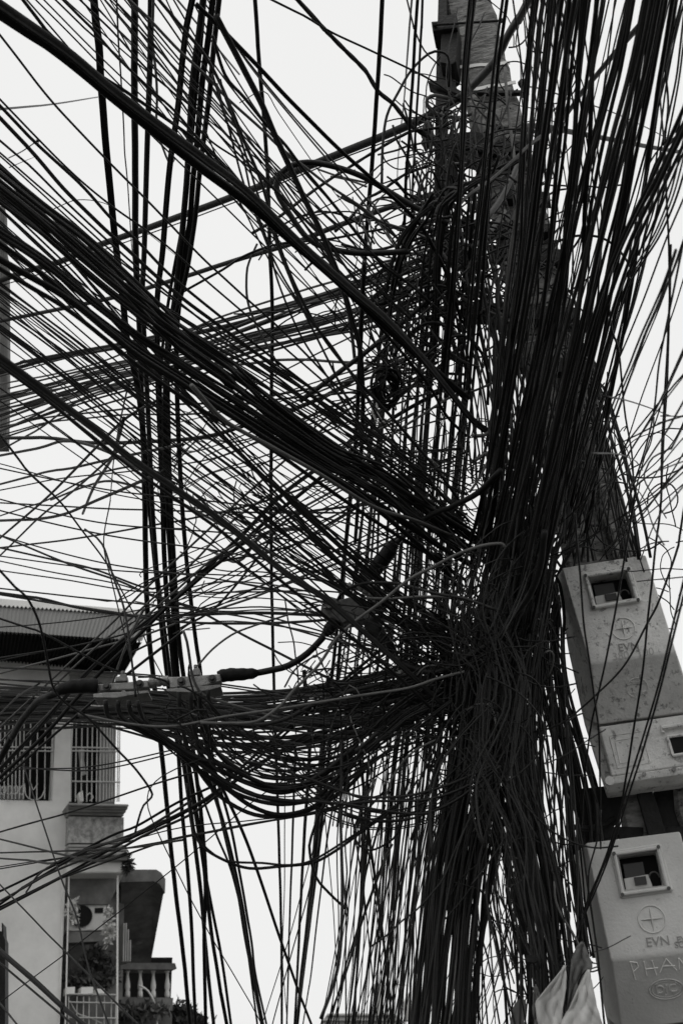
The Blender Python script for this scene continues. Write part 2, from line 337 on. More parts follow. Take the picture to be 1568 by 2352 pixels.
# ------------------------------------------------------------------ meter boxes
def ring(mb, outer, inner):
    n = len(outer); mb.add(outer+inner, [(i, (i+1) % n, (i+1) % n+n, i+n) for i in range(n)])
def meter_box(label, D, anchor, TL, TR, CR_, CL, SR, SL, BR, BL, back, win, opn, slant, mname, group, lipw=.03):
    pl = Plane(anchor[0], anchor[1], D, -11)
    t = thing('meter_box', [float(c) for c in pl.at(*CL, -.1)], label, 'meter box', group)
    A = lambda p, w_=0.0: pl.at(p[0], p[1], w_)
    mb = MB(); tl, tr, cr, cl2 = A(TL), A(TR), A(CR_), A(CL)
    ins = [A(q) for q in opn]
    ring(mb, [tl, tr, cr, cl2], ins)
    sr, sl_ = A(SR, -slant), A(SL, -slant); mb.add([cl2, cr, sr, sl_], [(0, 1, 2, 3)])
    inb = [p-pl.n*.045 for p in ins]; ring(mb, ins, inb)
    bk = [A(p, -.16) for p in back[:4]]; fr = [tl, cl2, sl_, A((lerp(SL, BL, .5)), -slant)]
    nb = len(bk)
    mb.add(fr[:3]+bk[:3], [(0, 1, 4, 3), (1, 2, 5, 4)])
    # right side and top
    bR = [tr-pl.n*.16+pl.u*.012, cr-pl.n*.16+pl.u*.012, sr-pl.n*(.16-slant)+pl.u*.012]
    mb.add([tr, cr, sr]+bR, [(0, 3, 4, 1), (1, 4, 5, 2)])
    mb.add([tl, tr, bR[0], bk[0]], [(0, 3, 2, 1)])
    mb.add([sl_, sr, bR[2], bk[2]], [(0, 1, 2, 3)])
    h = mb.build('hood', M[mname], t, bevel=.006)
    # weld so that the bevel rounds the edges
    import bmesh
    bm = bmesh.new(); bm.from_mesh(h.data); bmesh.ops.remove_doubles(bm, verts=bm.verts, dist=1e-4); bmesh.ops.recalc_face_normals(bm, faces=bm.faces); bm.to_mesh(h.data); bm.free()
    mb = MB()   # lower cover
    s0, s1 = A(SL, -slant+.006), A(SR, -slant+.006); b0, b1 = A(BL, -slant+.006), A(BR, -slant+.006)
    e = np.array([0, 0, .004])
    mb.hexa([b0, b1, s1-e, s0-e, b0-pl.n*.1, b1-pl.n*.1, s1-e-pl.n*.1, s0-e-pl.n*.1])
    c = mb.build('lower_cover', M[mname], t, bevel=.006)
    mb = MB()   # back case with protruding rim
    bb = [A(p, -.16) for p in back]; rt = [tr-pl.n*.16+pl.u*.02, cr-pl.n*.16+pl.u*.02, sr-pl.n*(.16-slant)+pl.u*.02, A((BR[0]+4, BR[1]+38), -.16)]
    ol = bb+rt[::-1]; mb.prism(ol, -pl.n*.07); mb.build('back_case', M[mname], t, bevel=.004)
    mb = MB(); bl = A(back[-1], -.155); br = A((BR[0]+4, BR[1]+36), -.155)
    mb.hexa([bl, br, br+e*5, bl+e*5, A((BL[0]-3, BL[1]+18), -slant), A((BR[0]+2, BR[1]+18), -slant), b1, b0]); mb.build('bottom_rim', M[mname], t, bevel=.003)
    # window frame
    fo = [A(q, .001) for q in win]; fi = [A(lerp(q, o_, .75), .001) for q, o_ in zip(win, opn)]
    mid = [A(lerp(q, o_, .4), .010) for q, o_ in zip(win, opn)]
    mb = MB()
    for s_, off in ((fo, 0), (mid, .4)):
        for i in range(4):
            a, b = s_[i], s_[(i+1) % 4]; mb.tube([a, b], .0048, 8)
            mb.tube([fi[i], fi[(i+1) % 4]], .0035, 8)
    for i in range(4):
        a, b, c_, d_ = fo[i], fo[(i+1) % 4], fi[(i+1) % 4], fi[i]; k = pl.n*.006
        mb.hexa([a, b, c_, d_, a+k, b+k, c_+k, d_+k])
    wf = mb.build('window_frame', M[mname], t, smooth=False)
    for q, o_ in zip(win, opn):
        mb = MB(); p = A(lerp(q, o_, .3), .012); mb.tube([p, p+pl.n*.006], .0045, 10); mb.build('screw', M['bolt'], wf)
    # meter inside
    ctr = sum(inb)/4; eu = (inb[1]-inb[0]); ev = (inb[3]-inb[0])
    Q = lambda a, b, d=0: inb[0]+eu*a+ev*b+pl.n*d
    mb = MB(); mb.add([Q(-.2, -.2), Q(1.2, -.2), Q(1.2, 1.2), Q(-.2, 1.2)], [(0, 1, 2, 3)]); mt = mb.build('meter', M['dark'], t)
    mb = MB(); mb.hexa([Q(.08, .22, .005), Q(.62, .22, .005), Q(.62, 1, .005), Q(.08, 1, .005), Q(.08, .22, .03), Q(.62, .22, .03), Q(.62, 1, .03), Q(.08, 1, .03)]); mb.build('meter_case', M['mask'], mt)
    mb = MB(); mb.hexa([Q(.04, .66, .034), Q(.70, .62, .034), Q(.76, 1.0, .034), Q(.04, 1.0, .034), Q(.04, .66, .038), Q(.68, .62, .038), Q(.74, 1.0, .038), Q(.04, 1.0, .038)]); mb.build('number_plate', M['plate'], mt)
    mb = MB(); mb.hexa([Q(.30, .66, .040), Q(.62, .66, .040), Q(.62, .9, .040), Q(.30, .9, .040), Q(.31, .67, .044), Q(.61, .67, .044), Q(.61, .9, .044), Q(.31, .9, .044)]); mb.build('counter', M['mask'], mt)
    mb = MB(); cc = Q(.84, .74, .035); aa = np.arange(13)/12*math.pi
    mb.tube([cc+pl.u*.012*math.cos(x)+pl.v*.014*math.sin(x) for x in aa], .0022, 6); mb.build('seal_loop', M['bolt'], mt)
    # glass pane
    return t, pl, A
def emblem(t, pl, x, y, rpx, m):
    c = pl.at(x, y, .001); r = rpx*np.dot(c-CAMP, CF)/FPX
    mb = MB(); k = 40; mb.tube([c+pl.u*r*math.cos(i*2*math.pi/k)+pl.v*r*math.sin(i*2*math.pi/k) for i in range(k+1)], .0018, 6)
    for i in range(4):
        a = i*math.pi/2; d = pl.u*math.cos(a)+pl.v*math.sin(a); s = pl.u*-math.sin(a)+pl.v*math.cos(a)
        tip, b1, b2, top = c+d*r*.93, c+(d+s)*r*.10, c+(d-s)*r*.10, c+pl.n*.006
        mb.add([c-pl.n*.002, b1, tip, b2, top], [(4, 1, 2), (4, 2, 3)])
    mb.build('emblem', m, t)
tA, pA, AA = meter_box('upper grey meter box with worn pale patch and open window, bolted high on the pole', 3.02, (1290, 1305),
    (1290, 1305), (1482, 1274), (1552, 1497), (1355, 1526), (1594, 1634), (1374, 1666), (1628, 1752), (1403, 1784),
    [(1278, 1325), (1302, 1476), (1340, 1650), (1393, 1822)],
    [(1341, 1321), (1446, 1304), (1469, 1381), (1362, 1399)], [(1352, 1328), (1436, 1315), (1456, 1374), (1367, 1390)], .11, 'box', 'meter boxes on the pole')
emblem(tA, pA, 1431, 1444, 26, M['box'])
text('EVN', .030, pA.at(1443, 1486, .001), pA.u, pA.v, pA.n, .0014, M['trim'], tA)
text('380', .030, pA.at(1425, 1507, .001), pA.u, pA.v, pA.n, .0003, M['iron'], tA, label='faint chalked digits')
text('100', .030, pA.at(1482, 1499, .001), pA.u, pA.v, pA.n, .0003, M['iron'], tA, label='faint chalked digits')
# slanted panel basis for the upper box: globe
def slant_basis(A, CLp, CRp, SLp, sl):
    a, b, c = A(CLp), A(CRp), A(SLp, -sl); u = (b-a)/np.linalg.norm(b-a); v = (a-c); v -= u*np.dot(u, v); v /= np.linalg.norm(v); return a, u, v, np.cross(u, v)
a, u, v, n = slant_basis(AA, (1355, 1526), (1552, 1497), (1374, 1666), .11)
def onslant(a, n, x, y, h=.001): r = ray(x, y); return CAMP+r*(np.dot(a+n*h-CAMP, n)/np.dot(r, n))
if np.dot(n, CF) > 0: n = -n
c = onslant(a, n, 1463, 1580); r = .028
mb = MB()
circ = lambda c, u, v, ru, rv, k=36, a0=0, a1=2*math.pi: [c+u*ru*math.cos(a0+(a1-a0)*i/k)+v*rv*math.sin(a0+(a1-a0)*i/k) for i in range(k+1)]
mb.tube(circ(c, u, v, r, r), .0012, 5); mb.tube(circ(c, u, v, r*.45, r), .0010, 5)
for h in (-.45, .45): mb.tube([c-u*r*.88+v*r*h, c+u*r*.88+v*r*h], .001, 5)
for h in (-.75, .75): mb.tube(circ(c+v*r*h*1.5, u, v, r*.75, -r*.55*h/abs(h), 12, math.pi*.1, math.pi*.9), .001, 5)
mb.build('emblem', M['box'], tA)
# small door outline, screws and hooded window on the lower cover of the upper box
mb = MB(); sl_ = .11-.006
for q in ([(1399, 1691), (1473, 1680), (1493, 1752), (1418, 1765)], [(1412, 1702), (1466, 1693), (1479, 1744), (1424, 1754)]):
    p = [AA(k, -sl_+.001) for k in q]
    for i in range(4): mb.tube([p[i], p[(i+1) % 4]], .0013, 5)
mb.build('door_outline', M['box'], tA)
for x, y in ((1473, 1719), (1479, 1779), (1547, 1768)):
    mb = MB(); p = AA((x, y), -sl_+.0); mb.tube([p, p+pA.n*.006], .0055, 10); mb.build('screw', M['alloy'], tA)
mb = MB(); mb.tube([AA((1520, 1672), -sl_+.012), AA((1600, 1660), -sl_+.012)], .006, 8); mb.tube([AA((1520, 1672), -sl_), AA((1522, 1684), -sl_+.01)], .005, 6); mb.build('window_hood', M['box'], tA)
mb = MB(); q = [(1532, 1694), (1600, 1684), (1612, 1726), (1545, 1737)]; p = [AA(k, -sl_+.002) for k in q]
mb.hexa([a_ for a_ in p]+[a_-pA.n*.004 for a_ in p]); mb.build('lower_window', M['dark'], tA)
mb = MB()
for i in range(4): mb.tube([p[i]+pA.n*.003, p[(i+1) % 4]+pA.n*.003], .0045, 6)
mb.build('window_frame', M['box'], tA)
mb = MB(); p = AA((1400, 1797), -.09); mb.tube([p, p+pA.n*.02], .012, 14); mb.build('corner_boss', M['box'], tA)
tB, pB, AB = meter_box('lower grey meter box with scratched letters and a grooved window frame', 2.98, (1344, 1937),
    (1344, 1937), (1561, 1910), (1628, 2182), (1402, 2207), (1664, 2340), (1426, 2368), (1700, 2470), (1448, 2492),
    [(1317, 1963), (1350, 2110), (1392, 2340), (1430, 2530)],
    [(1405, 1959), (1514, 1942), (1541, 2045), (1427, 2061)], [(1420, 1968), (1505, 1957), (1522, 2034), (1434, 2045)], .11, 'boxc', 'meter boxes on the pole')
emblem(tB, pB, 1496, 2112, 30, M['boxc'])
text('EVN', .030, pB.at(1510, 2164, .001), pB.u, pB.v, pB.n, .0012, M['trim'], tB)
text('EVN', .020, pB.at(1572, 2158, .001), pB.u, pB.v, pB.n, .0015, M['trim'], tB)
text('SO', .020, pB.at(1561, 2171, .001), pB.u, pB.v, pB.n, .0015, M['trim'], tB)
a, u, v, n = slant_basis(AB, (1402, 2207), (1628, 2182), (1426, 2368), .11)
if np.dot(n, CF) > 0: n = -n
mb = MB()
for st in ([(1447, 2211), (1453, 2230), (1459, 2252)], [(1445, 2210), (1462, 2212), (1466, 2222), (1454, 2233)], [(1478, 2209), (1485, 2243)], [(1497, 2208), (1507, 2241)], [(1481, 2227), (1511, 2224)],
           [(1529, 2203), (1515, 2235)], [(1529, 2203), (1554, 2230)], [(1522, 2220), (1549, 2219)], [(1560, 2228), (1558, 2202)], [(1558, 2202), (1578, 2224)]):
    mb.tube([onslant(a, n, x, y, .0008) for x, y in st], .0014, 5)
mb.build('scratched_lettering', M['chalk'], tB)
mb = MB(); c = onslant(a, n, 1530, 2273)
mb.tube(circ(c, u, v, .040, .026), .0016, 5); mb.tube(circ(c, u, v, .034, .021), .0010, 5); mb.build('emblem', M['boxc'], tB)
text('DJC', .030, c, u, v, n, .002, M['boxc'], tB)
# ------------------------------------------------------------------ left splice (two cast clamps on one cable)
C3 = lambda x, y: (114.8+x*.2929, 1492.8+y*.2929)
PJ = Plane(330, 1570, 3.0, 2)
sp = thing('splice_clamp', [float(c) for c in PJ.at(330, 1570)], 'pair of bolted cast clamps splicing a fat sleeved cable at left', 'cable clamp')
def P3(mb, pts, a, b): poly(mb, PJ, [C3(*p) for p in pts], a, b)
for pts in ([(365, 268), (500, 258), (620, 250), (765, 236), (775, 292), (640, 312), (380, 325)], [(935, 212), (1080, 205), (1240, 194), (1335, 186), (1342, 245), (1180, 290), (940, 300)]):
    mb = MB(); P3(mb, pts, -.02, .02); b_ = mb.build('clamp_body', M['alloy'], sp, bevel=.004)
for pts in ([(335, 345), (420, 335), (560, 330), (562, 318), (590, 318), (592, 328), (770, 318), (772, 338), (640, 355), (520, 378), (340, 374)], [(910, 308), (1010, 296), (1140, 290), (1142, 278), (1165, 278), (1168, 286), (1338, 272), (1340, 292), (1240, 318), (1080, 334), (915, 326)]):
    mb = MB(); P3(mb, pts, -.035, .035); mb.build('clamp_flange', M['alloy'], sp, bevel=.003)
for pts in ([(508, 250), (510, 210), (545, 206), (548, 188), (598, 190), (606, 246)], [(1076, 204), (1078, 168), (1120, 160), (1124, 142), (1170, 140), (1178, 198)]):
    mb = MB(); P3(mb, pts, -.012, .022); mb.build('tap_block', M['alloy'], sp, bevel=.003)
for x, y in ((447, 291), (703, 270), (1029, 249), (1272, 229)):
    mb = MB(); c = PJ.at(*C3(x, y), .02); r = 33*.2929*np.dot(c-CAMP, CF)/FPX
    mb.tube([c, c+PJ.n*.005], r, 20); mb.tube([c+PJ.n*.005, c+PJ.n*.016], r*.66, 6); mb.build('hex_bolt', M['bolt'], sp, bevel=.001)
for x, y in ((571, 178), (1142, 130)):
    mb = MB(); a_, b_ = PJ.at(*C3(x, y+14), .004), PJ.at(*C3(x, y-10), .004); mb.tube([a_, b_], .0055, 6); mb.build('tap_bolt', M['galv'], sp)
mb = MB(); pts = []; rad = []
for x, r_ in ((770, 24), (778, 24), (780, 36), (820, 37), (824, 30), (836, 30), (840, 36), (866, 36), (870, 30), (882, 30), (884, 38), (928, 38), (932, 26), (945, 26)):
    pts.append(PJ.at(*C3(x, 262-(x-770)*.12), 0)); rad.append(r_*.2929*3.35/FPX)
mb.tube(pts, rad, 14); mb.build('coupling', M['alloy'], sp)
def sleeve(pts, m='tape', parent=None, name='sleeve', D=3.0):
    q = [W(x, y, zdep(x, y, D)) for x, y, r in pts]; d = zdep(pts[0][0], pts[0][1], D)
    s = np.linspace(0, len(q)-1, len(q)*4); q = np.array(q); idx = np.arange(len(q))
    qq = np.stack([np.interp(s, idx, q[:, i]) for i in range(3)], 1); rr_ = np.interp(s, idx, [p[2]*d/FPX for p in pts])
    rr_ = rr_*(1+.04*np.sin(s*7)); mb = MB(); mb.tube(qq, rr_, 16); return mb.build(name, M[m], parent, smooth=True)
sleeve([(128, 1590, 10), (140, 1584, 13), (165, 1577, 16), (190, 1576, 17), (222, 1576, 16.5), (225, 1576, 15)], parent=sp)
sleeve([(501, 1555, 12), (508, 1553, 15), (530, 1550, 15.5), (560, 1549, 14), (583, 1547, 12), (592, 1546, 7)], parent=sp)
# ------------------------------------------------------------------ hanging splice in mid air
C6 = lambda x, y: (717.7+x*.1831, 1234.4+y*.1831)
PK = Plane(840, 1380, 3.1, 8)
sq = thing('splice_clamp', [float(c) for c in PK.at(835, 1380)], 'dark cast splice clamp hanging mid picture where three fat sleeves meet', 'cable clamp')
def P6(mb, pts, a, b): poly(mb, PK, [C6(*p) for p in pts], a, b)
for pts, a, b, nme in (([(560, 500), (600, 420), (680, 415), (740, 540), (640, 600), (600, 560)], -.03, .03, 'clamp_body'), ([(690, 640), (840, 600), (930, 700), (960, 820), (820, 900), (720, 760)], -.03, .02, 'clamp_body'),
    ([(330, 780), (480, 740), (700, 800), (800, 900), (760, 1010), (520, 1060), (360, 960)], -.03, .02, 'clamp_body'), ([(110, 830), (240, 755), (330, 780), (360, 900), (480, 1040), (380, 1080), (200, 960)], -.03, .03, 'clamp_body'),
    ([(640, 600), (860, 545), (870, 600), (700, 645)], -.02, .04, 'clamp_flange'), ([(410, 590), (470, 545), (510, 600), (460, 650)], -.02, .02, 'tap_block'), ([(130, 870), (250, 860), (258, 885), (135, 890)], .03, .04, 'clamp_flange')):
    mb = MB(); P6(mb, pts, a, b); mb.build(nme, M['alloy' if nme != 'clamp_body' else 'castd'], sq, bevel=.005)
for x, y in ((810, 560), (930, 650), (950, 810)):
    mb = MB(); c = PK.at(*C6(x, y), .03); mb.tube([c-PK.n*.02, c+PK.n*.014], .009, 6); mb.build('hex_bolt', M['bolt'], sq)
sleeve([(848, 1325, 11), (855, 1318, 16), (875, 1290, 19), (895, 1265, 18), (905, 1248, 12), (918, 1238, 8)], parent=sq, D=3.08)
sleeve([(850, 1425, 18), (862, 1448, 19), (880, 1475, 18), (896, 1492, 15), (908, 1508, 8)], parent=sq, D=3.08)
sleeve([(790, 1408, 13), (770, 1428, 15), (755, 1446, 14), (745, 1458, 8)], parent=sq, D=3.08)
# small printed tag caught in the wires
PT = Plane(925, 1535, 3.05, 20)
tg = thing('printed_tag', [float(c) for c in PT.at(925, 1535)], 'small white printed tag seen from behind, caught in the wires', 'tag')
mb = MB(); poly(mb, PT, [C6(*p) for p in [(1035, 1620), (1140, 1610), (1210, 1650), (1215, 1740), (1100, 1715), (1030, 1690)]], -.002, 0); mb.build('card', M['white'], tg)
text('ANG', .016, PT.at(*C6(1112, 1645), .001), PT.u, PT.v, PT.n, .0003, M['ink'], tg, mirror=True)
text('BIEN', .010, PT.at(*C6(1150, 1692), .001), PT.u, PT.v, PT.n, .0003, M['ink'], tg, mirror=True)
# ------------------------------------------------------------------ building at left, far side of the street
PB = Plane(155, 1850, 15.5, 24)
bd = thing('apartment_house', [float(c) for c in PB.at(155, 2350, -1)][:2]+[0.0], 'pale rendered apartment house with corrugated awning and barred windows, lower left', 'building')
zb = PB.uv(PB.at(155, 1850))[1]
def S(name, m, *rects, parent=None, bev=0, label=None):
    mb = MB()
    for r in rects: mb.slab(PB, *r)
    return mb.build(name, M[m], parent or bd, bevel=bev, label=label)
def Bp(name, m, pts, a, b, parent=None, bev=0):
    mb = MB(); poly(mb, PB, pts, a, b); return mb.build(name, M[m], parent or bd, bevel=bev)
gz = -PB.o[2]-.1
uL0 = PB.uv(PB.at(-60, 1900))[0]-6; uR0 = PB.uv(PB.at(155, 1900))[0]
vy = lambda x, y, w=0: PB.uv(PB.at(x, y, w))[1]
ux = lambda x, y, w=0: PB.uv(PB.at(x, y, w))[0]
# wall: solid below the window, piers beside it, band above
mb = MB(); vt, vb = vy(100, 1608), vy(100, 1840); u1, u2 = ux(-40, 1700), ux(126, 1700)
mb.box(PB, uL0, uR0, gz, vb, -.3, 0); mb.box(PB, uL0, u1, vb, vt, -.3, 0); mb.box(PB, u2, uR0+.02, vb, vt, -.3, 0)
mb.box(PB, uL0, uR0, vt, vy(60, 1521), -.3, 0)
mb.box(PB, ux(136, 1520), ux(166, 1520), vy(150, 1530), vy(150, 1440), -.3, .0)
# rooms and side mass behind
mb.box(PB, uL0, ux(282, 1900), gz, vy(280, 1430), -7, -3.2)
mb.box(PB, uL0, uL0+.3, gz, vy(0, 1430), -7, 0)
mb.build('wall', M['render'], bd)
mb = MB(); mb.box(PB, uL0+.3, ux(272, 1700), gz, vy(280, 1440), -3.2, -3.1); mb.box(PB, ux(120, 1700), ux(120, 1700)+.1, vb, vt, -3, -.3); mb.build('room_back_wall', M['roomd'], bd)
# awning
ee = lambda x, y, w: PB.at(x, y, w)
def corr(name, p0, p1, p2, p3, m, waves, amp):     # corrugated sheet between two edges p0-p1 (top) and p3-p2 (bottom)
    V = []; F = []; k = waves*6; nrm = np.cross(p1-p0, p3-p0); nrm /= np.linalg.norm(nrm)
    for i in range(k+1):
        t = i/k; o = nrm*amp*math.sin(t*waves*2*math.pi); V += [p0+(p1-p0)*t+o, p3+(p2-p3)*t+o, p0+(p1-p0)*t+o+nrm*.01, p3+(p2-p3)*t+o+nrm*.01]
    for i in range(k): a = i*4; F += [(a, a+4, a+5, a+1), (a+2, a+3, a+7, a+6), (a+1, a+5, a+7, a+3), (a, a+2, a+6, a+4)]
    mb = MB(); mb.add(V, F); return mb.build(name, M[m], bd, smooth=False)
tl, tr = ee(-60, 1390, 1.3), ee(350, 1417, 1.3); bl, br = ee(-60, 1447, 1.3), ee(326, 1472, 1.3)
corr('awning_fascia', tl, tr, br, bl, 'corr', 44, .006)
corr('awning_sheet', tl+PB.n*.02, tr+PB.n*.02, ee(300, 1440, -1.8), ee(-60, 1420, -1.8), 'corr', 44, .013)
wl, wr = ee(-60, 1512, 0), ee(284, 1548, -.1)
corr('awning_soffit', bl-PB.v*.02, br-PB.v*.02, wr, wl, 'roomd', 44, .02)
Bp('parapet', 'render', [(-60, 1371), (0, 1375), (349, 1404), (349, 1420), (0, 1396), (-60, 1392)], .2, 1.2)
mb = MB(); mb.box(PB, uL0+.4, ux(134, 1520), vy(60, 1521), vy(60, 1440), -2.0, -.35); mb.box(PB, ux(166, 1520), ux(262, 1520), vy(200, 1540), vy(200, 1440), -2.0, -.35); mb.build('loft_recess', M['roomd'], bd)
# right bay (barred balcony)
S('cornice_moulding', 'trim', (161, 272, 1541, 1546, -.9, .12), (161, 268, 1548, 1552, -.9, .08), (161, 264, 1554, 1566, -.9, .03))
S('bay_beam', 'white', (161, 264, 1566, 1622, -.9, .0))
S('balcony_cornice', 'trim', (156, 296, 1846, 1852, -1.2, .42), (156, 294, 1853, 1858, -1.2, .36), (156, 290, 1859, 1865, -1.2, .3), (156, 285, 1866, 1873, -1.2, .22), bev=.05)
S('pebble_panel', 'stucco', (157, 284, 1877, 1937, -1.2, .2))
S('balcony_cornice', 'trim', (156, 290, 1940, 1948, -1.2, .24), (156, 294, 1949, 1956, -1.2, .32), (156, 297, 1957, 1966, -1.2, .38), (156, 294, 1967, 1976, -1.2, .3), bev=.05)
S('white_band', 'white', (157, 284, 1978, 2006, -1.2, .2), bev=.03)
Bp('balcony_ceiling', 'stain', [(157, 2008), (283, 2010), (250, 2078), (157, 2078)], -.25, -.2)
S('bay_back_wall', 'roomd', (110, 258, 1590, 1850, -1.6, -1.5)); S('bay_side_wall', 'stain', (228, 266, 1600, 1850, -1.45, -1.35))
S('lower_back_wall', 'stain', (150, 284, 1990, 2300, -1.9, -1.6))
# window grilles
pg = PB
def grille(name, xs, y0, y1, hor, w, extra=(), wpx=2.6, jit=0):
    mb = MB()
    bars(mb, pg, [[(x, y0), (x+(y1-y0)*-.012, y1)] for x in xs], wpx, w); bars(mb, pg, [[(min(xs), y), (max(xs), y+2)] for y in hor], wpx*1.3, w+.02); bars(mb, pg, extra, wpx, w)
    return mb.build(name, M['iron'], bd)
grille('window_grille', [-14, 2, 12, 21, 30, 38, 47, 56, 71, 87, 105, 121], 1610, 1836, [1716, 1724], .05,
       [[(56, 1800), (60, 1828), (76, 1838), (94, 1832), (104, 1810)], [(71, 1800), (76, 1815), (87, 1800)]] + [[(x, 1812), (x+5, 1805), (x+10, 1815), (x+4, 1826), (x-2, 1822)] for x in (4, 18, 32, 46)])
grille('balcony_grille', [165, 176, 189, 202, 213, 224, 232, 240, 247, 254, 260, 266, 272, 276], 1610, 1842, [1717, 1725, 1795], .2, [[(198, 1830), (206, 1822), (214, 1832), (206, 1840)]])
S('window_backdrop', 'white', (-20, 70, 1806, 1842, -2.6, -2.5))
mb = MB(); pass
for q_, w_, l_ in (([(180, 1722), (194, 1720), (193, 1745), (198, 1778), (188, 1782), (184, 1760)], -.45, 'pale towel hung behind the bars at the left of the corner balcony'), ([(230, 1700), (240, 1704), (244, 1738), (236, 1752), (231, 1730)], -.6, 'grey shirt hung behind the bars in the middle of the balcony'), ([(246, 1690), (256, 1688), (255, 1720), (262, 1752), (250, 1756)], -.5, 'pale cloth hung near the outer corner of the barred balcony')):
    mb = MB(); poly(mb, PB, q_, w_, w_+.03); tag(mb.build('washing', M['cloth']), l_, 'laundry')
for pts in ([(180, 1822), (190, 1816), (192, 1840), (184, 1842)], [(120, 1822), (124, 1812), (126, 1841), (116, 1841)]):
    mb = MB(); poly(mb, PB, pts, -.2, -.05); tag(mb.build('bottle', M['white']), 'white bottle standing on the corner balcony ledge' if pts[0][0] == 180 else 'white bottle on the sill of the left barred window', 'bottle')
# lower balcony: condenser, pipe, plants, railing
ac = thing('air_conditioner', [float(c) for c in PB.at(205, 2110, -.3)], 'white air conditioner outdoor unit under the balcony ceiling', 'air conditioner')
mb = MB(); mb.slab(PB, 157, 244, 2080, 2139, -.7, -.25); mb.build('casing', M['white'], ac, bevel=.02)
mb = MB(); c = PB.at(187, 2106, -.24); k = 24*np.dot(c-CAMP, CF)/FPX; mb.tube([c, c+PB.n*.02], k, 28); fn = mb.build('fan_opening', M['dark'], ac)
mb = MB()
for rr_ in (.97,): mb.tube(circ(c+PB.n*.03, PB.u, PB.v, k*rr_, k*rr_), .005, 5)
mb.build('fan_guard', M['mask'], fn)
mb = MB(); mb.slab(PB, 218, 237, 2086, 2098, -.3, -.235); mb.build('vent', M['dark'], ac)
Bp('ledge', 'stain', [(157, 2141), (242, 2141), (228, 2163), (157, 2166)], -.5, -.2)
mb = MB(); bars(mb, PB, [[(270, 2010), (269, 2360)]], 4.5, .1); mb.build('corner_post', M['white'], bd)
mb = MB(); bars(mb, PB, [[(159, 1990), (150, 2360)]], 3.4, .06); bars(mb, PB, [[(143, 1985), (136, 2360)]], 2.4, .02); mb.build('downpipe', M['white'], bd)
S('balcony_back', 'stain', (157, 268, 2163, 2390, -1.4, -.9))
grille('balcony_railing', [158, 177, 192, 205, 222, 240, 256, 266], 2290, 2400, [2284, 2303, 2338], .15, [[(160, 2300), (178, 2328), (205, 2338), (235, 2352)]], wpx=2.6)
S('planter', 'white', (154, 172, 2268, 2284, -.15, .12), (187, 214, 2268, 2283, -.15, .12), (222, 240, 2272, 2283, -.15, .12))
S('corrugated_panel', 'iron', (283, 286, 2121, 2209, -1.0, -.6), (288, 291, 2121, 2209, -1.0, -.6), (293, 296, 2135, 2209, -1.0, -.6), (298, 301, 2160, 2209, -1.0, -.6))
# neighbour: dark overhanging slab and balustrade
nb = thing('balcony_house', [float(c) for c in PB.at(340, 2340, -3)][:2]+[0.0], 'dark stained house with overhanging slab and white balusters behind the pale one', 'building')
PB2 = Plane(340, 2210, 17.5, 24)
def N2(name, m, pts, a, b, bev=0):
    mb = MB(); poly(mb, PB2, pts, a, b); return mb.build(name, M[m], nb, bevel=bev)
mb = MB(); f0 = [(278, 1998), (359, 1998), (370, 2006), (381, 2026), (378, 2040)]
front = [PB2.at(x, y, .6) for x, y in ((278, 1998), (359, 1998), (370, 2005), (380, 2020), (379, 2052), (366, 2030), (352, 2025), (278, 2027))]
mb.prism(front, -PB2.n*1.6); mb.build('slab_edge', M['stain'], nb)
mb = MB(); q = [PB2.at(278, 2027, .58), PB2.at(352, 2025, .58), PB2.at(378, 2040, .58), PB2.at(346, 2212, -1.2), PB2.at(278, 2212, -1.2)]
mb.prism(q, PB2.v*.05); mb.build('slab_underside', M['stain'], nb)
N2('top_rail', 'stain', [(277, 2212), (402, 2213), (406, 2226), (400, 2228), (277, 2227)], -.3, .15)
for x in (293, 322, 352, 384):
    mb = MB(); prof = [(2228, 6), (2233, 6), (2235, 3.6), (2243, 3.2), (2252, 4.2), (2262, 6), (2270, 6.2), (2276, 4), (2279, 5.5), (2286, 5.8), (2292, 5.8)]
    p = [PB2.at(x, y) for y, r in prof]; d = np.dot(p[0]-CAMP, CF); mb.tube(p, [r*d/FPX for y, r in prof], 14); mb.build('baluster', M['white'], nb, smooth=True)
N2('balustrade_base', 'stain', [(277, 2291), (398, 2293), (396, 2320), (277, 2320)], -.5, .1)
N2('back_wall', 'roomd', [(277, 2200), (396, 2200), (392, 2300), (277, 2300)], -1.5, -1.4)
N2('wall', 'stain', [(277, 2318), (395, 2318), (395, 3300), (277, 3300)], -6, -.1)
mb = MB(); bars(mb, PB2, [[(318, 2264), (334, 2272), (345, 2285), (356, 2310), (361, 2360)]], 5, .25, 8); mb.build('hose', M['white'], nb, smooth=True)
